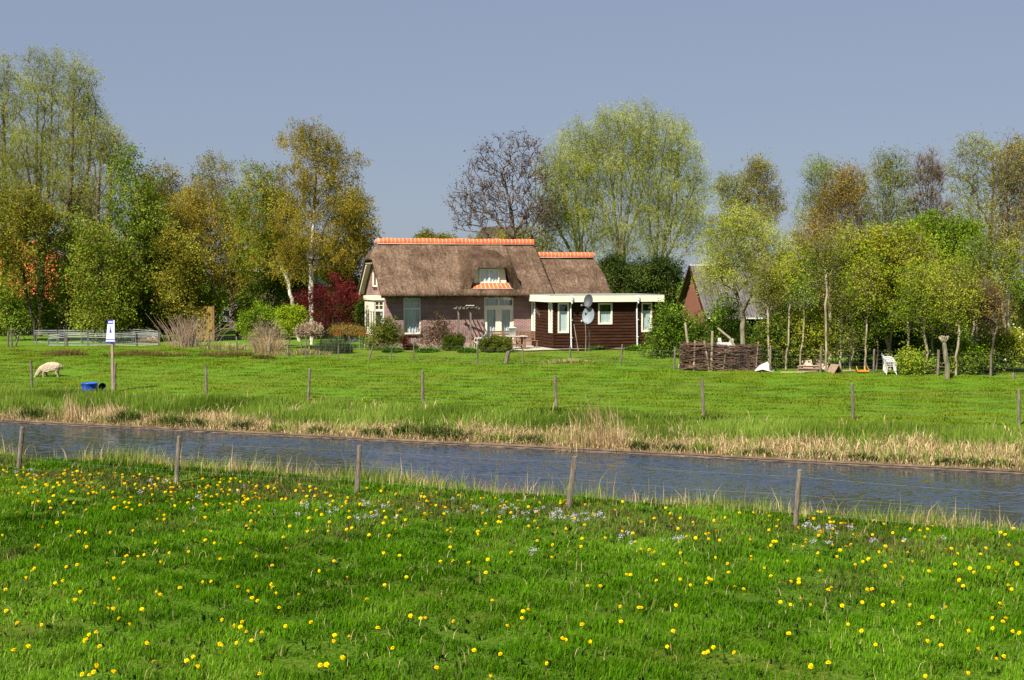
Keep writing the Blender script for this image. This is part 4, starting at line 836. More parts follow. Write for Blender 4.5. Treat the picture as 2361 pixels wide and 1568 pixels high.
for lab, base, bl, Y in [('dark backing hedge below the barn eaves', (1760, 830), [(1730, 790, 100, 35), (1830, 770, 60, 55)], 72), ('dark backing hedge behind the forked maple', (1990, 835), [(1980, 770, 100, 65), (2060, 730, 80, 60)], 74), ('dark backing hedge behind the pollards at the picture edge', (2220, 840), [(2180, 770, 100, 75), (2300, 760, 100, 75), (2240, 680, 80, 50, .6)], 74)]:
    tree('hedge', lab, 'hedge', base, bl, F_dark, B_dark, Y=Y, fol2=F_deep, frac2=0.4, nt=280, nl=13000, leaf=(0.2, 0.14), r0=0.08, parts=('stems', 'foliage'), rise=0.1, group='dark backing hedges')
# ------------------------------------------------------------------ grass, reeds, bank plants (stuff)
def blades(x, y, h, w_, lean, q, z=None, tone=None, yaw=None):
    """bent tapering blades; returns verts, tris, tone per vertex"""
    n = len(x); z = tz(x, y) - 0.01 if z is None else z
    yaw = q.uniform(0, 2 * np.pi, n) if yaw is None else yaw
    d = np.stack([np.cos(yaw), np.sin(yaw), np.zeros(n)], 1)
    fa = yaw + np.pi / 2 + q.normal(0, 0.5, n); s = np.stack([np.cos(fa), np.sin(fa), np.zeros(n)], 1) * (w_ / 2)[:, None]
    b = np.stack([x, y, z], 1); k = lean * h
    m = b + d * (k * 0.3)[:, None]; m[:, 2] += h * 0.58
    t = b + d * k[:, None]; t[:, 2] += h * np.sqrt(np.maximum(0.15, 1 - lean ** 2 * 0.6))
    v = np.empty((n, 5, 3)); v[:, 0] = b - s; v[:, 1] = b + s; v[:, 2] = m - s * 0.75; v[:, 3] = m + s * 0.75; v[:, 4] = t
    o = np.arange(n)[:, None] * 5
    f = np.concatenate([o + [0, 1, 3], o + [0, 3, 2], o + [2, 3, 4]])
    tone = q.random(n) if tone is None else tone
    return v.reshape(-1, 3), f, np.repeat(tone, 5)
def vnoise(x, y, sc_, seed):
    q = np.random.default_rng(seed); r = np.zeros_like(x)
    for i in range(7):
        a = q.uniform(0, 2 * np.pi); f = sc_ * q.uniform(0.6, 2.2); r = r + np.sin((x * np.cos(a) + y * np.sin(a)) * f + q.uniform(0, 6.3))
    return r / 7 ** 0.5 / 0.75
def stuff(name, label, parts, mats, mi=None):
    V = []; F = []; A = []; o = 0; MI = []
    for i, (v, f, a) in enumerate(parts):
        V.append(v); F.append(f + o); A.append(a); o += len(v); MI.append(np.full(len(f), i if mi is None else mi[i]))
    ob = np_obj(name, np.concatenate(V), [np.concatenate(F)], mats, attr=np.concatenate(A), mi=np.concatenate(MI))
    tag(ob, label, kind='stuff'); return ob
M_grass = leaf_mat('meadow_grass_blade', [(0.017, 0.052, 0.001), (0.05, 0.138, 0.003), (0.092, 0.215, 0.006), (0.21, 0.32, 0.035)], trans=0.35)
M_grassdry = leaf_mat('brownish_seeding_grass', [(0.05, 0.045, 0.018), (0.10, 0.085, 0.032), (0.17, 0.13, 0.055)], trans=0.3)
M_grassfar = leaf_mat('pasture_grass_blade', [(0.055, 0.098, 0.005), (0.118, 0.168, 0.009), (0.20, 0.245, 0.022)], trans=0.35)  # yellow-green blade colours of the far pasture
M_lawn = leaf_mat('yellowish_lawn_blade', [(0.10, 0.12, 0.008), (0.165, 0.18, 0.016), (0.25, 0.24, 0.035)], trans=0.3)
M_reedgreen = leaf_mat('young_reed_blade', [(0.07, 0.12, 0.012), (0.15, 0.235, 0.026), (0.25, 0.35, 0.055)], trans=0.4)
M_reedpale = leaf_mat('yellowing_bank_grass', [(0.085, 0.13, 0.012), (0.17, 0.235, 0.028), (0.29, 0.345, 0.07)], trans=0.4)
M_straw = leaf_mat('dead_reed_straw', [(0.22, 0.15, 0.07), (0.42, 0.30, 0.15), (0.62, 0.48, 0.28)], trans=0.25)
M_rush = leaf_mat('brown_rush', [(0.10, 0.07, 0.03), (0.19, 0.12, 0.05), (0.27, 0.18, 0.08)], trans=0.25)
M_sedge = leaf_mat('dark_green_sedge', [(0.016, 0.035, 0.005), (0.04, 0.075, 0.010), (0.085, 0.14, 0.022)], trans=0.3)
q = np.random.default_rng(11)
def cand(n, y0, y1, margin=1.12):
    y = np.sqrt(q.uniform(y0 * y0, y1 * y1, n)); x = (q.uniform(-1, 1, n)) * (y * 0.364 * margin + 0.8); return x, y
# near meadow
def near_meadow():
    x, y = cand(800000, 13.6, 37, 1.32)
    dn = (near_y(x) - y) * FN
    keep = (dn > 0.15) & (q.random(len(x)) < np.clip(1.25 - (y - 14) * 0.028, 0.5, 1))
    x, y, dn = x[keep], y[keep], dn[keep]
    n1, n2, n3 = vnoise(x, y, 1.6, 1), vnoise(x, y, 5.5, 2), vnoise(x, y, 0.7, 3)
    brown = np.clip(0.45 * vnoise(x, y, 1.1, 4) + 1.25 * np.exp(-((dn - 3.4) / 2.0) ** 2) - 0.42, 0, 1) * 0.75
    h = np.clip(0.08 + 0.018 * n1 + 0.026 * n2 + q.normal(0, 0.02, len(x)), 0.025, 0.22) * (1 + 0.6 * np.exp(-dn / 0.8))
    thin = q.random(len(x)) > np.clip(0.1 - 0.2 * n2, 0, 0.25)
    dry = q.random(len(x)) < brown
    tone = np.clip(0.42 + 0.16 * n3 + 0.1 * n1 + q.normal(0, 0.2, len(x)), 0, 1)
    w_ = q.uniform(0.006, 0.012, len(x)) * (0.7 + y / 32)
    lean = np.abs(q.normal(0.45, 0.25, len(x))).clip(0, 1)
    yaw = np.where(q.random(len(x)) < 0.5, q.uniform(0, 6.28, len(x)), 0.6 * vnoise(x, y, 2.2, 9) + 0.4 + q.normal(0, 0.5, len(x)))
    g = thin & ~dry; d = thin & dry
    P = [blades(x[g], y[g], h[g], w_[g], lean[g], q, tone=tone[g], yaw=yaw[g]), blades(x[d], y[d], h[d] * 0.9, w_[d] * 0.7, lean[d] * 0.5, q)]
    bx_, by_ = cand(5200, 13.6, 36); k = (near_y(bx_) - by_) > 1; bx_, by_ = bx_[k], by_[k]; nb = len(bx_) * 4
    cx_ = np.repeat(bx_, 4) + q.normal(0, 0.03, nb); cy_ = np.repeat(by_, 4) + q.normal(0, 0.03, nb)      # broad herb leaves in rosettes, a few dead stalks
    P.append(blades(cx_, cy_, q.uniform(0.06, 0.14, nb), q.uniform(0.018, 0.036, nb), q.uniform(0.5, 1.0, nb), q))
    sx_, sy_ = cand(6000, 13.6, 36); k = (near_y(sx_) - sy_) > 0.6; P.append(blades(sx_[k], sy_[k], q.uniform(0.06, 0.2, k.sum()), np.full(k.sum(), 0.007), q.uniform(0.2, 1.0, k.sum()), q))
    stuff('meadow_grass', 'lush green meadow grass on the camera side of the canal', P, [M_grass, M_grassdry, M_sedge, M_straw])
# near bank: mixed tall grass and straw at the water
near_meadow()
def near_bank():
    x = q.uniform(-22, 18, 62000); dn = np.abs(q.normal(0, 1, len(x))) * 0.8 - 0.25
    y = near_y(x) - dn / FN
    a = vnoise(x, y * 0, 1.3, 21); keep = (np.abs(x) < y * 0.42 + 1) & (q.random(len(x)) < np.clip(0.65 + 0.3 * a, 0.15, 1)); x, y, a, dn = x[keep], y[keep], a[keep], dn[keep]
    h = np.clip(q.gamma(5, 0.062, len(x)) + 0.09 * a, 0.1, 0.85) * np.clip(1.15 - dn * 0.35, 0.4, 1.2) * np.where(x > 2, 0.78, 0.95); st = q.random(len(x)) < np.clip(0.3 + 0.2 * vnoise(x, y * 0, 2.1, 22), 0.06, 0.7)
    w_ = q.uniform(0.008, 0.016, len(x)); ln = np.abs(q.normal(0.3, 0.25, len(x))).clip(0, 1)
    zb = np.maximum(tz(x, y), -0.36)
    P = [blades(x[~st], y[~st], h[~st], w_[~st], ln[~st], q, z=zb[~st]), blades(x[st], y[st], h[st] * 0.95, w_[st] * 0.8, ln[st], q, z=zb[st])]
    k = 150; xx = q.uniform(-16, 14, k); yy = near_y(xx) - q.uniform(-0.1, 0.6, k)
    P.append(blades(xx, yy, q.uniform(0.5, 1.0, k), np.full(k, 0.014), np.abs(q.normal(0.25, 0.25, k)), q))
    stuff('bank_grass', 'tall grass and straw fringing the near waterline', P, [M_reedpale, M_straw], mi=[0, 1, 1])
near_bank()
# far bank: straw litter, then young reed
def far_bank():
    x = q.uniform(-26, 22, 230000); t = q.random(len(x)); df = -0.06 + 6.6 * t ** 1.25; y = far_y(x) + df / FN
    keep = np.abs(x) < y * 0.40 + 1.5; x, y, df = x[keep], y[keep], df[keep]
    strawband = 1.55 + 0.55 * vnoise(x, y, 0.55, 31) + 0.45 * vnoise(x, y, 1.7, 33) + np.clip((x + 2) * 0.08, -0.15, 1.3)
    isst = df < strawband + q.normal(0, 0.4, len(x))
    isst = (isst & (q.random(len(x)) > 0.09)) | (q.random(len(x)) < 0.06)
    den = np.where(isst, 1.0, np.clip(0.85 + 0.4 * vnoise(x, y, 1.2, 32), 0.25, 1.0)) * np.where(df > 5, 0.8, 1)
    k = q.random(len(x)) < den; x, y, df, isst = x[k], y[k], df[k], isst[k]
    hg = np.clip(0.30 + 0.10 * vnoise(x, y, 1.4, 34) + q.normal(0, 0.07, len(x)), 0.1, 0.7) * np.clip(1.35 - 0.17 * np.maximum(df - 1.5, 0), 0.3, 1.2) * np.clip(0.75 + df * 0.14, 0.7, 1)
    hs_ = np.clip(q.gamma(4, 0.045, len(x)), 0.05, 0.6) * np.where(df < 0.2, 0.7, 1)
    w_ = q.uniform(0.011, 0.022, len(x))
    g = ~isst; tone = np.clip(0.5 + 0.2 * vnoise(x, y, 0.8, 35) + q.normal(0, 0.2, len(x)), 0, 1)
    zz = np.maximum(tz(x, y), -0.26)
    P = [blades(x[g], y[g], hg[g], w_[g], np.abs(q.normal(0.22, 0.15, g.sum())), q, tone=tone[g], z=zz[g]),
         blades(x[isst], y[isst], hs_[isst], w_[isst], np.abs(q.normal(0.75, 0.3, isst.sum())).clip(0, 1), q, z=zz[isst])]
    stuff('reed_bank', 'young green reed above pale straw litter on the house-side bank', P, [M_reedgreen, M_straw])
far_bank()
# far pasture
def pasture():
    x, y = cand(520000, 40, 77, 1.2)
    df = (y - far_y(x)) * FN
    hedge = np.where(x > 7.5, 61.5 - (x - 7.5) * 0.12, 90)
    keep = (df > 4.0) & (y < hedge + 1.5); x, y = x[keep], y[keep]
    n1, n2 = vnoise(x, y, 0.9, 41), vnoise(x, y, 3.5, 42)
    lawn = y > 67.2 + 0.3 * vnoise(x, y, 0.8, 43) + np.where(x < -13, 4, 0)
    h = np.clip(0.05 + 0.014 * n1 + 0.016 * n2 + q.normal(0, 0.014, len(x)), 0.02, 0.2) * np.where(lawn, 0.6, 1)
    w_ = q.uniform(0.014, 0.026, len(x)); tone = np.clip(0.45 + 0.14 * n1 + 0.12 * vnoise(x, y, 0.25, 47) - 0.16 * n2 + q.normal(0, 0.17, len(x)), 0, 1)
    ln = np.abs(q.normal(0.5, 0.25, len(x))).clip(0, 1)
    P = [blades(x[~lawn], y[~lawn], h[~lawn], w_[~lawn], ln[~lawn], q, tone=tone[~lawn]), blades(x[lawn], y[lawn], h[lawn], w_[lawn], ln[lawn], q, tone=tone[lawn])]
    # ragged taller fringe under the garden fence and hedge
    stuff('pasture_grass', 'short bright green sheep pasture and yellowish garden lawn', P, [M_grassfar, M_lawn])
pasture()
def tuft(name, label, px, py, rx, n, h, mat, lean=0.35, cat='plant', group=None, w_=(0.012, 0.024), yaw0=None, ry=None, leaf2=None, jitter=0.25, zoff=0.0):
    """one plant clump of blades rooted together; rx, ry in metres"""
    if 100 < n < 500: n = int(n * 1.5)
    p = hit(px, py); r = np.sqrt(q.random(n)); a = q.uniform(0, 6.283, n)
    x = r * np.cos(a) * rx; y = r * np.sin(a) * (ry or rx)
    hh = h * (1 - 0.45 * r ** 2) * q.uniform(1 - jitter * 2, 1.05, n)
    yaw = np.arctan2(y, x) + q.normal(0, 0.6, n) if yaw0 is None else yaw0 + q.normal(0, 0.5, n)
    v, f, t = blades(x, y, hh, q.uniform(w_[0], w_[1], n), np.abs(q.normal(lean, 0.15, n)) * (0.4 + r), q, z=tz(x + p.x, y + p.y) - p.z + zoff, yaw=yaw)
    o = np_obj(name, v, [f], [mat, leaf2] if leaf2 else mat, attr=t, mi=(np.tile((q.random(n) < 0.3), 3).astype(np.int32) if leaf2 else None)); o.location = p
    tag(o, label, cat, group); return o
# dead reed clumps in the water's edge
tuft('reed_clump', 'big fan of tall dead straw-coloured reeds leaning over the far waterline', 1365, 1046, 1.05, 230, 1.8, M_straw, lean=0.24, yaw0=2.6, ry=0.35, cat='reeds', w_=(0.012, 0.021), jitter=0.35)
for lab, px, py, n, h, rx in [('densest of the dead reed clumps near the blue tub', 147, 985, 90, 1.15, 0.3), ('dead reed clump at the water below the blue tub', 232, 990, 70, 1.05, 0.32), ('few bent dead reeds at the water below the sign post', 338, 993, 35, 0.75, 0.22), ('thin row of dead reeds beside the dark sedge at the picture edge', 190, 985, 34, 1.4, 0.55)]:
    tuft('reed_clump', lab, px, py, rx, n, h, M_straw, lean=0.2, yaw0=2.4, ry=0.2, cat='reeds', group='dead reed clumps below the blue tub', w_=(0.013, 0.024), jitter=0.35)
for lab, px, py, rx, h in [('dark sedge tussock at the water near the picture edge', 70, 970, 0.55, 0.6), ('dark sedge tussock among the dead reeds below the sign post', 290, 975, 0.55, 0.6), ('broad dark herb clump on the timber edging', 392, 988, 0.6, 0.5), ('round dark sedge tussock hanging over the timber edging in mid canal', 1003, 1008, 0.5, 0.55),
                           ('bluish green iris blades beside the round sedge tussock', 935, 1005, 0.35, 0.5), ('small dark herb at the foot of the big reed fan', 1480, 1052, 0.3, 0.3), ('green herb clump next to the reed fan', 1052, 1012, 0.55, 0.4)]:
    tuft('sedge_tussock', lab, px, py, rx, 420, h, M_sedge, lean=0.7, cat='sedge', group='sedges on the house-side bank')
for lab, px, py, rx in [('dark bank herb below the fourth pasture post', 1755, 1058, 0.45), ('dark bank herb cluster between two lower posts', 1880, 1064, 0.7), ('dark low herb close to the straw litter', 1990, 1069, 0.4), ('dark leafy bank herb nearest the far picture corner', 2300, 1084, 0.42), ('small dark bank herb near the lone straw stalk', 2185, 1078, 0.3)]:
    tuft('bank_herb', lab, px, py - 6, rx, 260, 0.26, M_sedge, lean=0.9, cat='herb', group='dark herbs on the timber edging', w_=(0.02, 0.04))
for lab, px, py, rx in [('dark purple-flowered herb patch under the middle pasture post', 1500, 975, 1.6), ('dark herb patch next to the post above the reed fan', 1265, 955, 0.9), ('dark herb patch at the foot of a post far along the bank', 1660, 975, 0.8)]:
    tuft('herb_patch', lab, px, py, rx, 800, 0.33, M_sedge, lean=0.7, cat='herb', w_=(0.02, 0.045), group='dark herb patches on the bank top', ry=0.5)
for i_, (px, py, rx_, h_) in enumerate([(20, 958, .4, .4), (455, 985, .45, .4), (560, 990, .35, .45), (640, 1002, .3, .35), (735, 1008, .35, .3), (860, 1012, .4, .4), (1150, 1022, .35, .35), (1220, 1030, .4, .4), (1560, 1052, .3, .3), (1620, 1056, .35, .35), (2080, 1072, .4, .3), (2240, 1080, .35, .28)]):
    lab_ = ['low dark sedge at the picture edge below the sheep', 'dark green tuft on the bank beyond the dark herb clump', 'iris-like green tuft left of the second near post', 'small green tuft on the timber edging among straw', 'small dark tuft hanging to the water before mid canal', 'green bank tuft close before the iris blades', 'small sedge between herb clump and reed fan', 'green sedge right beside the big reed fan', 'small green tuft just past the reed fan', 'green tuft under the middle pasture post', 'tiny dark tuft in the wide straw litter', 'tiny dark tuft before the far corner herb'][i_]
    tuft('sedge_tussock', lab_, px, py, rx_, 240, h_, M_sedge if i_ % 3 else M_reedgreen, lean=0.7, cat='sedge', group='sedges on the house-side bank')
# brown rushes in front of the pen
for lab, px0, px1, py in [('brown rush strip nearest the grazing sheep', 92, 205, 819), ('long brown rush strip behind the white name board', 232, 440, 820), ('brown rush strip reaching the garden corner', 455, 590, 822)]:
    p0, p1 = hit(px0, py), hit(px1, py); L = (p1 - p0).length
    tuft('rush_strip', lab, (px0 + px1) / 2, py, L / 2, int(L * 420), 0.36, M_rush, lean=0.3, ry=0.45, cat='rushes', group='brown rushes in the pasture', leaf2=M_grassfar)
tuft('stalk', 'single pale straw stalk standing on the near bank', 2132, 1222, 0.01, 1, 0.95, M_straw, lean=0.25, yaw0=0.2, cat='stalk', w_=(0.03, 0.03), jitter=0)
# dandelions, cuckoo flowers
M_yellow = leaf_mat('dandelion_yellow', [(0.75, 0.40, 0.0), (0.88, 0.58, 0.0), (0.95, 0.68, 0.01)], trans=0.25)
M_stem = plain('flower_stem', (0.12, 0.2, 0.03), 0.7)
M_lilac = leaf_mat('pale_lilac_petal', [(0.34, 0.31, 0.35), (0.55, 0.52, 0.56)], trans=0.3)
def dandelion_mesh(seed):
    q_ = np.random.default_rng(seed); V = []; F = []; A = []; MI = []; o = 0
    for layer, (n, r, z, el) in enumerate([(22, 0.030, 0.0, -0.05), (18, 0.024, 0.004, 0.35), (12, 0.015, 0.008, 0.8)]):
        for i in range(n):
            a = 2 * math.pi * (i + q_.uniform(-.3, .3)) / n; rr = r * q_.uniform(0.85, 1.12); d = np.array([math.cos(a), math.sin(a), 0]); s = np.array([-math.sin(a), math.cos(a), 0]) * rr * 0.2
            tip = d * rr * math.cos(el) + [0, 0, z + rr * math.sin(el)]; mid = d * rr * 0.6 * math.cos(el) + [0, 0, z + rr * 0.6 * math.sin(el) + 0.002]
            V += [np.array([0, 0, z]), mid - s, tip, mid + s]; F.append([o, o + 1, o + 2, o + 3]); A += [q_.random()] * 4; MI.append(0); o += 4
    return V, F, A, MI
protos = []
def make_dandelion(seed):
    V, F, A, MI = dandelion_mesh(seed); q_ = random.Random(seed); H = q_.uniform(0.10, 0.15)
    tilt = Matrix.Rotation(R(q_.uniform(8, 40)), 3, 'X') @ Matrix.Rotation(R(q_.uniform(-15, 15)), 3, 'Y')
    V = [np.array(tilt @ Vector(v)) + [0, 0, H] for v in V]; o = len(V); A = list(A)
    for i in range(3):
        a = 2.094 * i
        V += [np.array([0.002 * math.cos(a), 0.002 * math.sin(a), -0.02]), np.array([0.002 * math.cos(a), 0.002 * math.sin(a), H - 0.001])]; A += [0.5, 0.5]
    for i in range(3): F.append([o + 2 * i, o + 2 * ((i + 1) % 3), o + 2 * ((i + 1) % 3) + 1, o + 2 * i + 1]); MI.append(1)
    return np.array(V), np.array(F), np.array(A), MI
DEF = """66,1320 60,1328 76,1316 180,1299 250,1295 150,1308 625,1304 470,1339 487,1341 415,1356 356,1364 372,1374 630,1358 637,1366 623,1352 845,1380 551,1353 567,1365 598,1388 578,1376 1040,1298 1118,1320 1132,1382 952,1421 980,1432 968,1424 1210,1413 1205,1424 1214,1406 1300,1480 1296,1476 1527,1296 1632,1338 1626,1342 1638,1333 1833,1338 1838,1342 1822,1337
2005,1360 2014,1360 1996,1359 2052,1304 1880,1316 2080,1332 2215,1343 2224,1346 2330,1350 2338,1357 1840,1380 1860,1393 1940,1404 1485,1398 1475,1400 1433,1402 1420,1438 2117,1442 2138,1489 2168,1488 2174,1489 2220,1440 2305,1405 2304,1391 2293,1430 2310,1432 2316,1424 70,1495 207,1472 197,1472 199,1486 22,1502 360,1529 440,1513 425,1527 453,1542
553,1442 600,1459 567,1460 658,1451 765,1470 745,1535 752,1543 738,1540 808,1467 1000,1548 1155,1517 1125,1560 1535,1496 1545,1455 1625,1505 1638,1502 1648,1503 1816,1460 1950,1443 1985,1456 2020,1487 2255,1504 2315,1527 2300,1522 1690,1515 1868,1540 1913,1533 1878,1540 2230,1560 2130,1560 220,1541 221,1552 207,1557 262,1556 228,1500 196,1560 335,1496 600,1560
18,1405 16,1358 170,1388 125,1340 136,1345 180,1360 214,1391 262,1330 263,1362 247,1402 250,1410 279,1425 220,1460 517,1434 553,1450 548,1482 555,1448 580,1474 508,1487 510,1492 724,1440 765,1478 775,1520 790,1518 1352,1348 1380,1352 1445,1326 1455,1322 1570,1340 1590,1345 1700,1352 1720,1360 1780,1330 1800,1385 1822,1400 1905,1358 1918,1352 1990,1390 2030,1400 2060,1385
2100,1400 2150,1420 2190,1402 2240,1455 2290,1460 2330,1455 2350,1470 2345,1300 2310,1295 2285,1310 2250,1325 2200,1300 2140,1318 2100,1290 1970,1300 1760,1310 1680,1320 1560,1395 1508,1340 1342,1442 1370,1470 1262,1530 1170,1450 1090,1500 1045,1440 905,1500 870,1450 930,1330 890,1350 800,1330 740,1320 690,1370 650,1400 300,1445 330,1405 100,1440 40,1440""".split()
LABD = 'yellow dandelion flower open in the green near meadow'
cnt_ind = 0
dm = []
for s_ in range(6):
    V, F, A, MI = make_dandelion(s_); ob = np_obj('dandelion', V, [F], [M_yellow, M_stem], attr=A, mi=MI); dm.append(ob)
    tag(ob, LABD, 'dandelion', 'dandelions in the near meadow')
pts = [tuple(map(float, t.split(','))) for t in DEF]
q2 = np.random.default_rng(77)
while len(pts) < 300:
    px = q2.uniform(0, 2361); py = q2.uniform(1170, 1300); pts.append((px, py))
small = []
while len(small) < 520:
    px = q2.uniform(0, 2361) if q2.random() < 0.35 else abs(q2.normal(0, 620)); lo = 1085 + px * 0.062
    if px < 2361: small.append((px, lo + abs(q2.normal(15, 48))))
used = 0
for i, (px, py) in enumerate(pts):
    p = hit(px, py + 18 * 1.0); 
    if i < 6: ob = dm[i]
    else: ob = dm[i % 6].copy(); C.objects.link(ob)
    ob.location = (p.x, p.y, p.z); ob.rotation_euler = (q2.normal(0, 0.22), q2.normal(0, 0.22), q2.uniform(-1.2, 1.2)); k = q2.uniform(0.72, 1.15); ob.scale = (k, k, q2.uniform(0.8, 1.05))
P = []
for px, py in small:
    p = hit(px, py); i = q2.integers(0, 6); V, F, A, MI = make_dandelion(int(i)); a = q2.uniform(0, 6.28); k = q2.uniform(0.8, 1.2); cz, sz_ = math.cos(a) * k, math.sin(a) * k
    V = np.stack([V[:, 0] * cz - V[:, 1] * sz_ + p.x, V[:, 0] * sz_ + V[:, 1] * cz + p.y, V[:, 2] + p.z], 1); P.append((V, F, A))
o_ = 0; VV = []; FF = []; AA = []; MM = []
for V, F, A in P: VV.append(V); FF.append(F + o_); AA.append(A); MM += [0] * (len(F) - 3) + [1] * 3; o_ += len(V)
tag(np_obj('dandelions', np.concatenate(VV), [np.concatenate(FF)], [M_yellow, M_stem], attr=np.concatenate(AA), mi=MM), 'drift of smaller yellow dandelions towards the waterline', kind='stuff')
def cuckoo_mesh(seed):
    q_ = np.random.default_rng(seed); n = 26; c = q_.normal(0, 1, (n, 3)) * [0.022, 0.022, 0.022] + [0, 0, 0.20]; v, f = leaf_quads(c, unit(q_.normal(size=(n, 3))), 0.022, 0.018, q_)
    s = np.array([[-0.0025, 0, -0.02], [0.0025, 0, -0.02], [0.0025, 0, 0.2], [-0.0025, 0, 0.2], [0, -0.0025, -0.02], [0, 0.0025, -0.02], [0, 0.0025, 0.2], [0, -0.0025, 0.2]])
    return np_obj('cuckooflower', np.concatenate([v, s]), [np.concatenate([f, [[n * 4, n * 4 + 1, n * 4 + 2, n * 4 + 3], [n * 4 + 4, n * 4 + 5, n * 4 + 6, n * 4 + 7]]])], [M_lilac, M_stem], attr=np.concatenate([np.repeat(q_.random(n), 4), np.full(8, .5)]), mi=[0] * n + [1] * 2)
cm = [cuckoo_mesh(s_) for s_ in range(4)]
cl = [(1290, 1195, 30, 12, 34), (1340, 1200, 22, 10, 18), (1380, 1200, 18, 9, 18), (1205, 1190, 50, 12, 22), (1100, 1178, 60, 12, 22), (870, 1165, 70, 14, 22), (700, 1180, 90, 20, 20), (820, 1205, 60, 12, 16), (1420, 1245, 25, 8, 10), (1870, 1225, 18, 8, 12), (1920, 1228, 40, 8, 14), (1890, 1260, 40, 6, 10), (1560, 1250, 80, 15, 12), (450, 1150, 120, 20, 16), (380, 1112, 40, 8, 10), (2080, 1255, 60, 8, 9), (1230, 1285, 10, 5, 6), (60, 1095, 30, 6, 6)]
i = 0
for cx, cy, rx, ry, n in cl:
    for _ in range(int(n * 0.38) + 1):
        p = hit(cx + q2.normal(0, rx * 0.6), cy + q2.normal(0, ry * 0.6) + 14)
        ob = cm[i] if i < 4 else cm[i % 4].copy()
        if i >= 4: C.objects.link(ob)
        ob.location = p; ob.rotation_euler = (q2.normal(0, .1), q2.normal(0, .1), q2.uniform(0, 6.28)); k = q2.uniform(0.72, 1.15); ob.scale = (k, k, k)
        tag(ob, 'pale lilac-white cuckooflower head among the meadow dandelions', 'wildflower', 'cuckooflowers in the near meadow'); i += 1
# ------------------------------------------------------------------ wire fences
def post_mesh(name, px, py, tx, ty, r, parent, mat=M_post, flat=True, Y=None, bury=0.25):
    """one weathered post from foot pixel to top pixel; returns foot, top in world"""
    a = hit(px, py) if Y is None else Vector((at(px, py, Y).x, Y, float(tz(at(px, py, Y).x, Y))))
    b_ = at(tx, ty, a.y); d = (b_ - a).normalized(); rr = random.Random(int(px * 7 + py))
    n = 9; V = []; F = []; L = (b_ - a).length; K = 7
    ph = rr.uniform(0, 6); u = Vector((1, 0, 0)); t = d.cross(u).normalized(); u = t.cross(d)
    org = [rr.uniform(0.9, 1.1) for _ in range(n)]
    for k in range(K):
        s = k / (K - 1); c = a - d * bury + d * (L + bury) * s + u * 0.006 * math.sin(s * 5 + ph)
        for i in range(n): V.append(c + (u * math.cos(6.2832 * i / n) + t * math.sin(6.2832 * i / n)) * r * org[i] * (1.05 - 0.1 * s) * (1 + 0.03 * math.sin(k * 2.3 + i)))
    for k in range(K - 1):
        for i in range(n): F.append((k * n + i, k * n + (i + 1) % n, (k + 1) * n + (i + 1) % n, (k + 1) * n + i))
    top = [v + d * (0.012 * math.sin(ph)) - (v - b_) * 0.25 + d * 0.015 for v in V[-n:]]
    o = len(V); V += top; F += [(o - n + i, o - n + (i + 1) % n, o + (i + 1) % n, o + i) for i in range(n)] + [tuple(range(o, o + n))]
    P = parent.location if parent else Vector()
    m = MB(); m.add([v - P for v in V], F); m.build(name, mat, parent); return a, b_
def wires(root, ends, fr, r, sag=0.03, ext=None):
    P = root.location
    for f in fr:
        pts = []
        E = list(ends)
        if ext: E = [(E[0][0] + (E[0][0] - E[1][0]) * ext, E[0][1] + (E[0][1] - E[1][1]) * ext)] + E + [(E[-1][0] + (E[-1][0] - E[-2][0]) * ext, E[-1][1] + (E[-1][1] - E[-2][1]) * ext)]
        for i, (a, b_) in enumerate(E):
            p = a + (b_ - a) * f - P; p = p + Vector((0, -0.05, 0))
            if i:
                q_ = pts[-1]
                for k in (1, 2, 3): s = k / 4; pts.append(q_ + (p - q_) * s - Vector((0, 0, sag * 4 * s * (1 - s))))
            pts.append(p)
        m = MB(); m.tube(pts, r, 4, cap=False); m.build('wire', M_wire, root)
near = thing('wire_fence', 'wire fence of five grey leaning posts along the dandelion meadow', 'fence', hit(825, 1134))
e = [post_mesh('post', *p, 0.052, near) for p in [(44, 1080, 51, 985), (407, 1112, 413, 1008), (822, 1136, 829, 1027), (1311, 1172, 1325, 1053), (1833, 1217, 1845, 1085), (2440, 1262, 2448, 1128), (-272, 1052, -268, 966)]]
e = [e[6]] + e[:6]
wires(near, e, (0.9, 0.58, 0.27), 0.0012)
far = thing('wire_fence', 'wire fence along the top of the reed bank in the sheep pasture', 'fence', hit(975, 932))
e = [post_mesh('post', *p, 0.05, far) for p in [(-105, 884, -106, 826), (74, 894, 71, 832), (265, 903, 266, 838), (475, 917, 475, 843), (710, 926, 715, 851), (976, 932, 974, 857), (1283, 945, 1280, 867), (1622, 960, 1619, 876), (1968, 966, 1964, 885), (2351, 980, 2349, 899), (2790, 1000, 2788, 916)]]
wires(far, e, (0.88, 0.66, 0.42, 0.2), 0.0017)
def netting_fence(label, posts, h0, name='netting_fence', r=0.035, cell=0.3, Y0=None):
    root = thing(name, label, 'fence', hit(posts[0][0], posts[0][1]))
    e = []
    for p in posts: e.append(post_mesh('post', p[0], p[1], p[2], p[3], p[4] if len(p) > 4 else r, root))
    P = root.location; m = MB(); m2 = 0.0015
    for (a, _), (c, _) in zip(e[:-1], e[1:]):
        L = (c - a).length; n = max(1, int(L / cell))
        for i in range(n):
            q0 = a + (c - a) * i / n - P; m.bar(q0 + Vector((0, -0.05, 0.03)), q0 + Vector((0, -0.05, h0)), m2 * 2)
        for k in range(7):
            z = 0.03 + (h0 - 0.03) * (k / 6) ** 1.2; m.bar(a - P + Vector((0, -0.052, z)), c - P + Vector((0, -0.052, z)), m2 * 2.2)
    m.build('netting', M_wire, root); return root
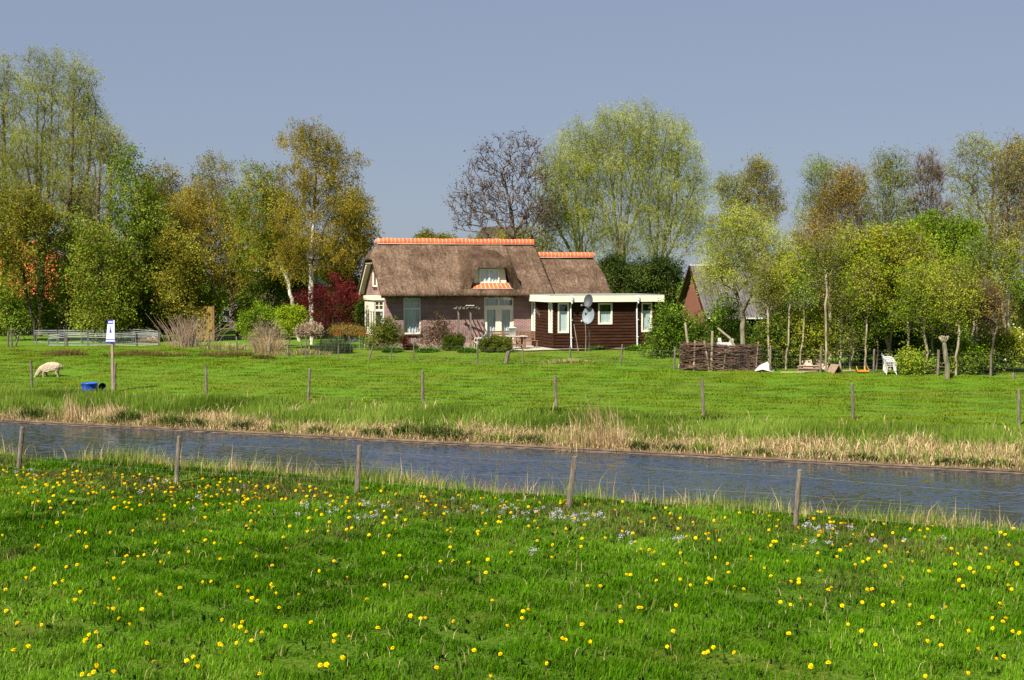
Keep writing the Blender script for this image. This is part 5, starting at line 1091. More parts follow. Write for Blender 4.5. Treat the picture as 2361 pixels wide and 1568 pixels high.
netting_fence('sheep netting on thin odd posts between the pasture and the cottage garden', [
    (453, 803, 453, 782, .03), (482, 806, 482, 774, .04), (546, 814, 545, 776, .035), (620, 818, 624, 791, .055), (665, 824, 664, 797), (699, 818, 694, 793, .04), (706, 824, 706, 778, .035), (780, 828, 780, 797, .03), (851, 829, 860, 796, .04),
    (901, 830, 904, 802, .025), (953, 833, 955, 787, .035), (1101, 838, 1101, 796, .04), (1166, 839, 1173, 811, .095), (1205, 838, 1205, 796, .035), (1315, 833, 1315, 800, .04), (1431, 843, 1435, 794, .04), (1554, 849, 1556, 803, .04)], 0.75)
netting_fence('sheep netting fence in front of the barn side undergrowth', [(1554.5, 850, 1557, 804, .035), (1668, 855, 1674, 806, .055), (1776, 858, 1777, 797, .05), (1892, 859, 1893, 800, .05), (2014, 860, 2016, 806, .045), (2038, 861, 2037, 818, .05), (2162, 867, 2164, 807, .055), (2284, 868, 2285, 820, .05), (2335, 874, 2338, 861, .06), (2420, 876, 2420, 830, .05)], 0.95)
netting_fence('netting with two pale posts, one leaning, at the corner of the pen', [(18, 800, 19, 764, .05), (27, 800, 26, 763, .045), (36, 798, 43, 774, .05), (84, 796, 84, 764, .03), (112, 796, 112, 770, .03)], 1.0, cell=0.2)
# ------------------------------------------------------------------ sale board on a tall post
p = hit(260, 903)
sg = thing('sign_post', 'tall square post carrying a tapered white and blue estate board', 'sign', p)
Yp = p.y - 0.02; sP = Yp / FPX
tp = at(260, 786, Yp); m = MB(); m.bar(Vector((0, 0, -0.4)), Vector((0.0, 0, tp.z - p.z + 0.55)), 0.085, 0.085); m.build('post', noise_mat('sawn_sign_post', [(0.20, 0.14, 0.10), (0.33, 0.25, 0.19)], scale=4, stretch=(3, 3, .6), rough=0.85), sg)
M_blue = plain('sign_blue', (0.025, 0.03, 0.42), 0.35); M_signw = plain('sign_white', (0.62, 0.62, 0.68), 0.4); M_sgrey = plain('sign_small_print', (0.35, 0.35, 0.55), 0.5)
z0, z1 = at(0, 790, Yp).z - p.z, at(0, 738, Yp).z - p.z; H = z1 - z0
def bx(f, s): w_ = 0.20 - 0.05 * f; return -0.02 + (s - 0.5) * w_ * 1.7 - 0.035 + 0.05 * f
def band(m, f0, f1, s0, s1, y): m.add([(bx(f0, s0), y, z0 + H * f0), (bx(f0, s1), y, z0 + H * f0), (bx(f1, s1), y, z0 + H * f1), (bx(f1, s0), y, z0 + H * f1)], [(0, 1, 2, 3)])
m = MB(); yb = -0.075
m.extrude([(bx(0, 0), yb, z0), (bx(0, 1), yb, z0), (bx(1, 1), yb, z0 + H), (bx(1, 0), yb, z0 + H)], (0, 0.018, 0)); bd = m.build('board', M_signw, sg)
m = MB(); band(m, 0.83, 1.0, 0.0, 0.82, yb - .003); band(m, 0.13, 0.165, 0, 1, yb - .003); band(m, 0.0, 0.05, 0, 1, yb - .003); bb_ = m.build('blue_bands', M_blue, bd)
m = MB(); band(m, 0.44, 0.75, 0.36, 0.45, yb - .003); m.add([(bx(.44, .45), yb - .003, z0 + H * .44), (bx(.44, .66), yb - .003, z0 + H * .44), (bx(.6, .52), yb - .003, z0 + H * .6), (bx(.76, .72), yb - .003, z0 + H * .76), (bx(.62, .47), yb - .003, z0 + H * .60)], [(0, 1, 2, 3, 4)]); m.build('emblem', M_blue, bd)
m = MB(); rs = random.Random(3)
for f0, f1, s0, s1, n in ((0.305, 0.325, 0.14, 0.86, 11), (0.25, 0.262, 0.2, 0.8, 10)):
    for i in range(n): a = s0 + (s1 - s0) * i / n; band(m, f0, f1 - rs.choice((0, 0.006)), a, a + (s1 - s0) / n * 0.7, yb - .003)
m.build('small_print', M_sgrey, bd)
m = MB()
for i in range(5): a = 0.12 + 0.13 * i; band(m, 0.875, 0.955, a, a + 0.09, yb - .006)
for i in range(9): a = 0.12 + 0.085 * i; band(m, 0.075, 0.105, a, a + 0.06, yb - .003)
m.build('lettering', M_signw, bd)
# ------------------------------------------------------------------ sheep
def sheep():
    p = hit(112, 868) - Vector((0, 0, .07)); root = thing('sheep', 'woolly cream sheep grazing head down in the pasture', 'sheep', p, R(4)); root.scale = (0.93, 1, 1)
    J = [((0.50, 0, 0.50), .15, .15), ((0.36, 0, .52), .19, .20), ((0.10, 0, .49), .21, .235), ((-0.16, 0, .46), .19, .21), ((-0.33, 0, .37), .135, .15), ((-0.45, 0, .25), .09, .10), ((-0.53, 0.0, .15), .068, .072), ((-0.60, 0, .05), .045, .048), ((-0.63, 0, .01), .032, .034)]
    vs = [j[0] for j in J]; rad = [(j[1], j[2]) for j in J]; ed = [(i, i + 1) for i in range(len(J) - 1)]
    def chain(root_i, pts, rs):
        k = root_i
        for q_, r_ in zip(pts, rs): vs.append(q_); rad.append((r_, r_)); ed.append((k, len(vs) - 1)); k = len(vs) - 1
    for s in (-1, 1):
        chain(1, [(0.40, s * .11, .36), (0.36, s * .11, .24), (0.44, s * .11, .13), (0.43, s * .11, -0.02)], [.10, .055, .032, .03])
        chain(3, [(-0.17, s * .10, .30), (-0.15 + .04 * s, s * .10, .15), (-0.16 + .06 * s, s * .10, -0.02)], [.075, .035, .03])
        chain(6, [(-0.47, s * .09, .18), (-0.44, s * .14, .16)], [.022, .012])
    chain(0, [(0.60, 0, .44), (0.62, 0, .34)], [.035, .028])
    me = bpy.data.meshes.new('sheep_body'); me.from_pydata(vs, ed, []); me.materials.append(noise_mat('cream_wool', [(0.30, 0.23, 0.15), (0.48, 0.39, 0.28)], scale=14, rough=0.95, bump=1.0, bscale=40, dist=0.03))
    o = link('body', me, root); md = o.modifiers.new('skin', 'SKIN'); md.use_smooth_shade = True; sv = me.skin_vertices[0].data
    for i, r_ in enumerate(rad): sv[i].radius = r_
    sv[1].use_root = True
    ss = o.modifiers.new('sub', 'SUBSURF'); ss.levels = 3; ss.render_levels = 4
    tx = bpy.data.textures.new('fleece', 'CLOUDS'); tx.noise_scale = 0.06; dm_ = o.modifiers.new('fleece', 'DISPLACE'); dm_.texture = tx; dm_.strength = 0.045; dm_.mid_level = 0.4
    m = MB()
    for s in (-1, 1): m.lathe([(0.0001, -.008), (0.008, -.004), (0.009, 0.003), (0.0001, .009)], 8, (-0.565, s * 0.062, .13))
    m.build('eyes', M_dark, root, smooth=True)
sheep()
# ------------------------------------------------------------------ tub and bucket
p = hit(207, 907); t = thing('water_tub', 'bright blue half barrel used as a drinking tub', 'tub', p)
m = MB(); m.lathe([(0.0001, 0.02), (0.27, 0.0), (0.285, 0.15), (0.29, 0.36), (0.30, 0.365), (0.30, 0.39), (0.275, 0.39), (0.265, 0.10), (0.0001, 0.09)], 28)
m.build('barrel', plain('blue_plastic', (0.012, 0.075, 0.52), 0.35), t, smooth=True)
p = hit(236, 906); t = thing('bucket', 'black bucket tipped on its side next to the blue tub', 'bucket', p + Vector((0, 0, 0.24)), R(25))
m = MB(); m.lathe([(0.0001, 0.30), (0.10, 0.30), (0.135, 0.0), (0.145, 0.0), (0.145, -0.015), (0.125, -0.015), (0.093, 0.28), (0.0001, 0.28)], 22, axis='Y'); bk = m.build('shell', plain('black_plastic', (0.012, 0.012, 0.013), 0.5), t, smooth=True)
m = MB(); m.tube([(0.14 * math.cos(a), -0.02 - 0.03 * math.sin(a), -0.14 * abs(math.sin(a)) * 0.9) for a in [math.pi * i / 10 for i in range(11)]], 0.004, 5); m.build('handle', M_wire, t)
# ------------------------------------------------------------------ steel sheep hurdles
def hurdle(label, xa, xb, Y, top_a, top_b, mesh=True, n=2):
    a = at(xa, 790, Y); b_ = at(xb, 790, Y + (0.25 if n == 3 else 0)); a.z = float(tz(a.x, a.y)); b_.z = float(tz(b_.x, b_.y))
    ha = at(xa, top_a, Y).z - a.z; hb = at(xb, top_b, b_.y).z - b_.z
    root = thing('sheep_hurdle', label, 'hurdle', a, 0, 'steel hurdles of the sheep pen'); d = b_ - a; ux = d.normalized() * 0.03
    m = MB(); A, B = Vector(), d
    for p, h in ((A + ux, ha), (B - ux, hb)): m.tube([p + Vector((0, 0, -0.05)), p + Vector((0, 0, h))], 0.022, 6)
    for f in (1.0, 0.86, 0.72) if n > 1 else (1.0, 0.8): m.tube([A + ux + Vector((0, 0, ha * f - 0.02)), B - ux + Vector((0, 0, hb * f - 0.02))], 0.014, 6)
    m.tube([A + ux + Vector((0, 0, 0.05)), B - ux + Vector((0, 0, 0.05))], 0.016, 6)
    m.build('frame', M_galv, root)
    if mesh:
        m = MB(); L = d.length; k = int(L / 0.09)
        for i in range(1, k): q_ = d * i / k; h = (ha + (hb - ha) * i / k) * 0.71 - 0.02; m.bar(q_ + Vector((0, 0, .06)), q_ + Vector((0, 0, h)), 0.005)
        for j in range(1, 9): f = 0.05 + 0.66 * j / 9; m.bar(A + ux + Vector((0, 0.006, ha * f)), B - ux + Vector((0, 0.006, hb * f)), 0.005)
        m.build('mesh', M_galv, root)
for a in [('front hurdle at the netting corner of the pen, rails sloping up', 110, 150, 75.6, 774, 768.5), ('front hurdle between a wooden post and the next, left of the name board', 154, 203, 75.8, 767, 767.5), ('front hurdle half hidden by the name board', 203.5, 258, 75.8, 768.5, 770),
          ('front hurdle right beside the name board', 264, 314, 75.9, 768, 767), ('front hurdle at the dry straw heap end', 315, 366, 76, 767.5, 768.5)]: hurdle(*a)
for a in [('back hurdle over the netting corner', 78, 133, 79.5, 761.5, 761), ('back hurdle second from the netting corner', 134, 189, 79.5, 761, 761), ('back hurdle in the middle of the pen', 190, 248, 79.6, 761, 760.5), ('back hurdle meeting the side of the pen', 249, 305, 79.7, 760.5, 758.5)]: hurdle(*a, mesh=False)
hurdle('side hurdle closing the pen at its far end', 306, 366, 78, 758.5, 763, mesh=False)
for px, lab in ((153, 'short wooden post inside the hurdle pen'), (262, 'wooden post of the pen just beside the name board'), (368, 'wooden post at the closed end of the pen')):
    p = hit(px, 796); t = thing('fence_post', lab, 'post', p); post_mesh('shaft', px, 796, px, 767, 0.05, t)
p = hit(342, 788); tuft('straw_heap', 'loose heap of dry hay at the end of the sheep pen', 341, 790, 0.5, 700, 0.42, M_straw, lean=1.0, cat='hay')
# ------------------------------------------------------------------ dry stick fan
def stick_fan(name, label, px, py, rx, n, h, mat, cat, spread=0.6, r=0.008):
    p = hit(px, py); t = thing(name, label, cat, p); m = MB(); rs = random.Random(int(px))
    for i in range(n):
        x, y = rs.gauss(0, rx * 0.45), rs.gauss(0, rx * 0.3); dx = x * 0.9 + rs.gauss(0, spread * 0.5); dy = rs.gauss(0, spread * 0.35); hh = h * rs.uniform(0.5, 1.05)
        a = Vector((x, y, -0.05)); c = Vector((x + dx, y + dy, hh)); mid = (a + c) / 2 + Vector((-dx * 0.15, 0, 0.05)); m.tube([a, mid, c], [r, r * 0.8, r * 0.35], 4, cap=False)
    m.build('sticks', mat, t); return t
M_stick = noise_mat('bare_stick_bark', [(0.20, 0.13, 0.09), (0.36, 0.26, 0.19)], scale=8, rough=0.9)
stick_fan('stick_bush', 'fan of bare pinkish-brown sticks between pen and yellow panel', 432, 800, 1.0, 200, 1.75, M_stick, 'bush', 0.75, 0.011)
# ------------------------------------------------------------------ yellow fence panel, car, mound
a, b_ = at(425, 753, 81.5), at(487, 753, 81.2); 
t = thing('board_fence', 'mustard-yellow board fence panel with a rusty end post below the birch', 'fence', Vector((a.x, a.y, float(tz(a.x, a.y)))))
m = MB(); L = b_.x - a.x; k = 12; hz = at(0, 706, 81.4).z - t.location.z
for i in range(k): m.box(L * i / k, L * (i + 1) / k - 0.008, 0.0 + 0.012 * (i % 2), 0.025 + 0.012 * (i % 2), 0.02, hz - 0.015 * (i % 3))
m.build('boards', noise_mat('mustard_boards', [(0.13, 0.085, 0.012), (0.27, 0.185, 0.03)], scale=3, stretch=(4, 4, .6), rough=0.8), t)
m = MB(); m.box(L + 0.01, L + 0.12, -0.03, 0.08, -0.1, hz + 0.02); m.build('post', noise_mat('rusty_post', [(0.13, 0.06, 0.03), (0.22, 0.11, 0.06)], scale=6), t)
def car():
    p = at(536, 760, 104); p.z = float(tz(p.x, p.y)); t = thing('parked_car', 'white car parked beyond the garden between dark bushes', 'car', p, R(8))
    m = MB(); prof = [(-0.85, .25), (-.87, .55), (-.80, .85), (-.66, 1.36), (.66, 1.36), (.80, .85), (.87, .55), (.85, .25)]
    m.extrude([(x, 0, z) for x, z in prof], (0, 3.9, 0)); m.build('body', plain('white_car_paint', (0.75, 0.76, 0.78), 0.25), t, bevel=0.06)
    m = MB(); m.add([(-.70, -.012, .90), (.70, -.012, .90), (.58, -.012, 1.30), (-.58, -.012, 1.30)], [(0, 1, 2, 3)]); m.build('rear_window', M_slate, t)
    m = MB(); m.box(-.86, .86, -.09, -.003, .30, .48); m.build('bumper', M_slate, t)
    for s in (-1, 1):
        m = MB(); m.box(s * .80 - .06, s * .80 + .06, -.03, 0.004, .62, .84); m.build('tail_light', plain('tail_red', (.4, .02, .02), .3), t)
        for y in (.6, 3.2):
            m = MB(Matrix.Translation((s * .76, y, .3)) @ Matrix.Rotation(R(90), 4, 'Y')); m.lathe([(0.0001, -.1), (.28, -.1), (.3, -.07), (.3, .07), (.28, .1), (.0001, .1)], 18); m.build('wheel', M_dark, t, smooth=True)
car()
p = at(343, 742, 81.8); p.z = float(tz(p.x, p.y)); t = thing('covered_mound', 'cream tarpaulin mound in the shade behind the pen', 'tarpaulin', p)
m = MB(); m.lathe([(0.62, 0.0), (0.60, 0.35), (0.45, 0.62), (0.2, 0.76), (0.0001, 0.80)], 16); o = m.build('cover', plain('cream_tarpaulin', (0.62, 0.50, 0.36), 0.6), t, smooth=True); o.scale = (1, 0.7, 1)
# ------------------------------------------------------------------ neighbouring houses
M_brick2 = brick_mat('brown_house_brick', (0.12, 0.07, 0.055), (0.17, 0.10, 0.08), (0.28, 0.24, 0.21))
M_slate2 = noise_mat('dark_slate_roof', [(0.045, 0.043, 0.045), (0.10, 0.095, 0.095)], scale=4, stretch=(1, 1, 6), rough=0.7)
M_orange = noise_mat('orange_roof_tile', [(0.36, 0.06, 0.015), (0.58, 0.115, 0.028)], scale=6, rough=0.7)
def hip_house(name, label, x0, x1, Y, y_base_z, y_eave, y_ridge, hip, depth, wall_m, roof_m, cat='house', yaw=0, fascia=None, windows=()):
    A, B = at(x0, 700, Y), at(x1, 700, Y); p = Vector((A.x, Y, 0.7)); L = B.x - A.x
    ze, zr = at(0, y_eave, Y).z - 0.7, at(0, y_ridge, Y + depth / 2).z - 0.7
    t = thing(name, label, cat, p, yaw)
    m = MB(); m.box(0.3, L - 0.3, 0.3, depth - 0.3, -0.5, ze + 0.02); m.build('wall', wall_m, t)
    m = MB(); h0, h1 = hip; c = depth / 2
    V = [(0, 0, ze), (L, 0, ze), (L, depth, ze), (0, depth, ze), (h0, c, zr), (L - h1, c, zr), (0, 0, ze - .16), (L, 0, ze - .16), (L, depth, ze - .16), (0, depth, ze - .16)]
    m.add(V, [(0, 1, 5, 4), (1, 2, 5), (2, 3, 4, 5), (3, 0, 4), (6, 7, 1, 0), (7, 8, 2, 1), (8, 9, 3, 2), (9, 6, 0, 3), (9, 8, 7, 6)]); rf = m.build('roof', roof_m, t)
    if fascia: m = MB(); m.box(-0.02, L + 0.02, -0.05, -0.004, ze - 0.14, ze + 0.03); m.build('fascia', fascia, t)
    for (xa, xb, za, zb) in windows:
        m = MB(); m.box(xa, xb, 0.24, 0.296, za, zb); f = m.build('window', M_cream, t); m = MB()
        n = 2
        for i in range(n): m.box(xa + .07 + (xb - xa - .1) * i / n, xa + (xb - xa - .1) * (i + 1) / n, 0.225, 0.237, za + .08, zb - .08)
        m.build('pane', M_slate, f)
    return t
hip_house('neighbour_house', 'house with an orange tiled hipped roof glimpsed through the trees', -330, 190, 103, 0, 698, 556, (4, 4.3), 9, plain('pale_render', (0.62, 0.60, 0.56), 0.8), M_orange, windows=[(9.5, 10.8, .8, 2.2), (13, 14.2, .8, 2.2)])
hip_house('neighbour_house', 'brown brick house with dark slate roof and a cream eaves board behind the birches', 516, 735, 98, 0, 622, 540, (2.2, 0.4), 7, M_brick2, M_slate2, fascia=M_cream, yaw=R(-3), windows=[(0.9, 2.2, 1.0, 3.2), (3.4, 4.6, 1.0, 3.2)])
hip_house('farmhouse', 'large dark thatched farmhouse roof rising behind the bare ash', 1030, 1290, 116, 0, 640, 523, (2.9, 3.6), 9, M_brick2, noise_mat('old_dark_thatch', [(0.022, 0.015, 0.009), (0.055, 0.04, 0.024)], scale=9, stretch=(1, .5, .5), bump=.8))
t = hip_house('annex_house', 'brick house with a white flat eaves and pale window frames behind the red maple', 715, 845, 85, 0, 655, 648, (0.2, .2), 5, M_brick2, M_grey, fascia=M_white, windows=[(1.3, 2.3, .5, 1.4), (1.3, 2.3, 1.75, 2.7)])
# ------------------------------------------------------------------ barn
def barn():
    fl = at(1634, 724, 76.5); t = thing('barn', 'low barn with red-brown boarded gable and grey corrugated roof', 'barn', (fl.x, fl.y, 0.7), R(6))
    W, L = 7.0, 9.0; ze = fl.z - 0.7; zr = at(1608, 614, 80).z - 0.7
    m = MB(); k = 26
    for i in range(k):      # gable of vertical boards
        y0, y1 = W * i / k, W * (i + 1) / k - 0.012; f = lambda y: ze + (zr - ze) * (1 - abs(y - W / 2) / (W / 2)) - 0.06
        pts = [(0, y0, -0.2), (0, y1, -0.2), (0, y1, f(y1)), (0, y0, f(y0))]
        if y0 < W / 2 < y1: pts.insert(3, (0, W / 2, f(W / 2)))
        m.extrude([(0.012 * (i % 2), q_[1], q_[2]) for q_ in pts], (0.04, 0, 0))
    m.build('gable_wall', noise_mat('red_brown_boards', [(0.15, 0.055, 0.035), (0.25, 0.10, 0.065)], scale=3, stretch=(3, 3, .5)), t)
    m = MB(); m.box(0.1, L, W - 0.1, W - 0.05, -0.2, ze); m.box(L - 0.05, L, 0.1, W - 0.1, -0.2, ze + 0.3); m.box(4.6, L - 0.05, 0.25, 0.30, -0.2, ze - 0.05); m.box(0.06, L - .06, 3.4, 3.45, -0.2, ze + 1.5); m.build('wall', M_clap, t)
    m = MB()
    for x in (1.6, 3.2, 4.6): m.box(x, x + 0.12, 0.2, 0.32, -0.2, ze)
    m.build('open_side_posts', M_wood, t)
    ov = 0.3; V = []; F = []; n = 200; s = (zr - ze) / (W / 2)
    xs = np.linspace(-0.25, L + 0.2, n)
    for sgn in (0, 1):
        o = len(V)
        for x in xs:
            h = 0.025 * math.sin(x * 2 * math.pi / 0.16)
            for f in (0, 1):
                y = (-ov if f == 0 else W / 2) if sgn == 0 else (W + ov if f == 0 else W / 2); z = (ze - s * ov if f == 0 else zr) + h + 0.03; V.append((x, y, z)); V.append((x, y, z - 0.02))
        for i in range(n - 1): a = o + 4 * i; F += [(a, a + 4, a + 6, a + 2), (a + 1, a + 3, a + 7, a + 5), (a, a + 1, a + 5, a + 4)]
    m = MB(); m.add(V, F); rf = m.build('roof', noise_mat('weathered_corrugated_sheet', [(0.045, 0.038, 0.035), (0.085, 0.076, 0.072), (0.13, 0.12, 0.115)], scale=1.6, stretch=(2, .6, .6), rough=0.8), t)
    m = MB(); m.tube([(-0.27, W / 2, zr + 0.03), (L + 0.2, W / 2, zr + 0.03)], 0.075, 8); m.build('ridge_cap', M_grey, rf)
    m = MB(); m.bar((-0.27, -ov, ze - s * ov), (-0.27, W / 2, zr), 0.035, 0.18); m.bar((-0.27, W + ov, ze - s * ov), (-0.27, W / 2, zr), 0.035, 0.18); m.build('verge_boards', M_clap, t)
    m = MB(); m.tube([(-0.2, -ov - 0.06, ze - s * ov - 0.02), (L + 0.2, -ov - 0.06, ze - s * ov - 0.02)], 0.045, 8); m.build('gutter', M_white, t)
barn()
# ------------------------------------------------------------------ brushwood hedge and things near it
def brushwood():
    a, c = hit(1580, 853), hit(1744, 855); t = thing('brushwood_hedge', 'woven dead hedge of brown branches between pale stakes', 'dead hedge', a); L = (c - a).length; d = (c - a).normalized(); rs = random.Random(5)
    n_ = Vector((-d.y, d.x, 0)); m = MB(); M_br = noise_mat('brushwood_bark', [(0.035, 0.02, 0.014), (0.10, 0.058, 0.04), (0.20, 0.13, 0.09)], scale=2.2, rough=0.9, bump=0.3)
    for i in range(900):
        x = rs.uniform(-0.2, L + 0.1); z = rs.uniform(0.02, 1.12) + 0.05 * math.sin(x * 2.1); w_ = rs.uniform(-0.2, 0.2); l = rs.uniform(0.35, 1.5) / 2; an = rs.gauss(0, 0.16); r = rs.choice((0.007, 0.009, 0.012, 0.018))
        x0, x1 = max(-0.25, x - l), min(L + 0.2, x + l); dz = an * (x1 - x0) / 2
        p0 = d * x0 + n_ * (w_ + rs.gauss(0, .04)) + Vector((0, 0, max(0, z - dz))); p1 = d * x1 + n_ * (w_ + rs.gauss(0, .04)) + Vector((0, 0, max(0, z + dz)))
        m.tube([p0, (p0 + p1) / 2 + Vector((0, rs.gauss(0, .02), rs.gauss(0, .03))), p1], [r, r, r * 0.5], 4, cap=False)
    for i in range(90):
        x = rs.uniform(0, L); p0 = d * x + n_ * rs.uniform(-.25, .1) + Vector((0, 0, rs.uniform(0, .9))); m.tube([p0, p0 + Vector((rs.gauss(0, .25), rs.gauss(0, .1), rs.uniform(.1, .45)))], [0.008, 0.004], 4, cap=False)
    m.build('branches', M_br, t)
    for x, h, r, ln in ((0.35, 1.3, .045, .05), (1.05, 1.3, .045, -.25), (1.12, 1.72, .06, .04), (3.05, 1.28, .028, .12)):
        m = MB(); b0 = d * x + n_ * -0.12; m.tube([b0 + Vector((0, 0, -.2)), b0 + Vector((ln * .5, 0, h * .5)), b0 + Vector((ln, 0, h))], [r * 1.1, r, r * .9], 8); m.build('stake', B_tan, t)
brushwood()
def limb(label, pts, r, Y, mat=B_tan, name='cut_stub'):
    W_ = [at(px, py, Y) for px, py in pts]; z = float(tz(W_[0].x, Y)); t = thing(name, label, 'tree stub', (W_[0].x, Y, z)); m = MB(); P0 = Vector((W_[0].x, Y, z)); k = len(W_)
    W_[0] = P0 + Vector((0, 0, -.1)); m.tube([w_ - P0 for w_ in W_], [r * (1.1 - 0.35 * i / k) for i in range(k)], 8); m.build('trunk', mat, t)
    d = (W_[-1] - W_[-2]).normalized(); m = MB(); m.tube([W_[-1] - P0 + d * .002, W_[-1] - P0 + d * .012], r * .72, 8); m.build('cut_face', M_wood, t); return t
limb('forked cut stub standing left of the brushwood, paler branch', [(1592, 850), (1587, 800), (1583, 770), (1580, 745)], 0.06, 63.5)
limb('slanting sawn limb beside the pollard willow', [(1706, 845), (1698, 805), (1683, 780), (1655, 757)], 0.06, 63)
limb('leaning dead branch propped against the end of the brushwood', [(1560, 850), (1572, 832), (1586, 806)], 0.045, 61.8)
t = limb('gnarled pollard stump with a freshly cut knobbly head', [(2183, 868), (2185, 845), (2181, 825), (2178, 800), (2176, 784)], 0.105, 58.2, mat=B_grey, name='pollard_stump')
m = MB(); P0 = t.location; rs = random.Random(9)
for i in range(14):
    a = 6.28 * i / 14; c = at(2176, 783, 58.2) - P0 + Vector((math.cos(a) * .08, math.sin(a) * .07, rs.uniform(-.03, .06))); m.tube([c - Vector((0, 0, .05)), c + Vector((math.cos(a) * .12, math.sin(a) * .1, rs.uniform(.04, .15)))], [.06, .035], 7)
m.build('head', B_tan, t)
# white crate with raised ends behind the brushwood
p = at(1656, 806, 64); p.z = float(tz(p.x, p.y)); t = thing('plastic_crate', 'white crate with two raised ends showing over the brushwood', 'crate', p)
zt = at(0, 780, 64).z - p.z; m = MB()
m.extrude([(0, 0, .25), (.70, 0, .25), (.69, 0, zt - .02), (.53, 0, zt), (.48, 0, zt - .26), (.17, 0, zt - .26), (.12, 0, zt + .02), (-.02, 0, zt + .02)], (0, .04, 0)); m.extrude([(0, .40, .25), (.70, .40, .25), (.68, .40, zt - .2), (0, .40, zt - .2)], (0, .04, 0)); m.box(0, .70, .042, .398, .25, .28); m.box(0.0, .05, .042, .398, .285, zt - .3); m.box(.64, .69, .042, .398, .285, zt - .3)
for x in (0, .62): m.box(x, x + .06, 0.05, .38, -.02, .247)
m.build('shell', M_white, t)
# tarpaulin
p = hit(1762, 857); t = thing('tarpaulin', 'white tarpaulin draped in a pointed wedge at the field edge', 'tarpaulin', p); s_ = p.y / FPX
X = lambda px: (px - 1762) * s_; m = MB(); zp = at(0, 834, p.y).z - p.z
pk, pl, pr = (X(1771), .15, zp), (X(1738), -.1, .02), (X(1786), -.05, 0.0)
V = [pl, (X(1755), -.32, .12), (X(1775), -.3, .02), pr, pk, (X(1752), .1, zp * .62), (X(1790), .6, 0), (X(1745), .7, 0), (X(1763), -.16, zp * .5)]
m.add(V, [(0, 1, 8, 5), (1, 2, 8), (2, 3, 4, 8), (8, 4, 5), (3, 6, 4), (4, 6, 7, 5), (5, 7, 0)]); o = m.build('sheet', plain('white_tarpaulin', (0.48, 0.45, 0.41), 0.6), t)
so_ = o.modifiers.new('thick', 'SOLIDIFY'); so_.thickness = 0.01
# lumber
def board(label, px0, py0, px1, py1, w_, h, mat=M_wood, lift=0.0, name='timber_board', grp='sawn boards lying at the field edge'):
    a, c = hit(px0, py0), hit(px1, py1); a.z += lift + h / 2; c.z += lift + h / 2; t = MB(); t.bar(Vector(), c - a, w_, h); o = t.build(name, mat, None, bevel=0.004); o.location = a; tag(o, label, 'board', grp); return o
M_board = noise_mat('grey_brown_board', [(0.16, 0.105, 0.07), (0.30, 0.21, 0.15)], scale=3, stretch=(.5, 6, 6), rough=0.85)
for i, (lab, a) in enumerate([('lowest grey-brown board of the lumber heap', (1836, 858, 1898, 857, .16, .05, M_board, 0)), ('second board up in the lumber heap', (1838, 856, 1900, 858, .15, .05, M_board, .06)), ('third board up, tilted towards the slabs', (1840, 857, 1896, 858, .15, .05, M_board, .12)), ('dark board above the middle of the heap', (1838, 856, 1890, 857, .14, .05, M_board, .18)),
    ('top board of the heap catching the sun', (1842, 857, 1886, 857, .13, .04, M_wood, .235)), ('pale board slanting down across the front of the heap', (1852, 860, 1895, 857, .10, .05, M_wood, .02)), ('thin pale lath lying alone near the tarpaulin', (1800, 859, 1850, 859, .06, .03, M_wood, 0)), ('pale plank lying beyond the little wooden coop', (1937, 859, 1970, 857, .10, .04, M_wood, .04))]): board(lab, *a)
M_slab = noise_mat('pinkish_slab', [(0.42, 0.28, 0.21), (0.55, 0.40, 0.31)], scale=4, rough=0.85)
for lab, px, w_, an in (('pinkish slab leaning behind the boards, nearer the tarpaulin', 1864, .42, -8), ('pinkish slab tilted at the coop end of the lumber heap', 1893, .55, 14)):
    p = hit(px, 852); t = MB(); t.box(-w_ / 2, w_ / 2, -.04, .04, -.02, .42); o = t.build('paving_slab', M_slab, None, bevel=0.01); o.location = p; o.rotation_euler = (R(-22), R(an), 0); tag(o, lab, 'slab', 'pinkish slabs at the lumber heap')
# coop
p = hit(1925, 860); t = thing('coop', 'small brown A-shaped wooden coop at the hedge foot', 'coop', p, R(20)); m = MB()
for s in (-1, 1): m.add([(s * .25, -.3, 0), (s * .25, .3, 0), (0, .3, .38), (0, -.3, .38), (s * .22, -.3, 0), (s * .22, .3, 0), (0, .3, .34), (0, -.3, .34)], [(0, 1, 2, 3), (4, 7, 6, 5), (0, 3, 7, 4), (1, 5, 6, 2), (0, 4, 5, 1)])
m.build('roof', M_board, t); m = MB(); m.add([(-.2, .2, 0), (.2, .2, 0), (0, .2, .32)], [(0, 1, 2)]); m.build('back_panel', M_dark, t)
# orange sledge
p = hit(1990, 861); t = thing('toy_sledge', 'orange plastic sledge with two raised handles in the grass', 'toy', p, R(5)); M_or = plain('orange_plastic', (0.75, 0.20, 0.02), 0.4)
m = MB(); m.extrude([(-.22, 0, .06), (.26, 0, .05), (.30, 0, .11), (.12, 0, .13), (-.18, 0, .11), (-.27, 0, .16)], (0, .32, 0)); m.build('shell', M_or, t, bevel=0.015)
for s, x in ((0, -.28), (1, .06)):
    m = MB(); m.tube([(x + .08, .05, .10), (x + .03, .05, .2), (x, .05, .31)], [.022, .02, .016], 7); m.build('handle', plain('yellow_plastic', (0.85, 0.42, 0.03), 0.4), t)
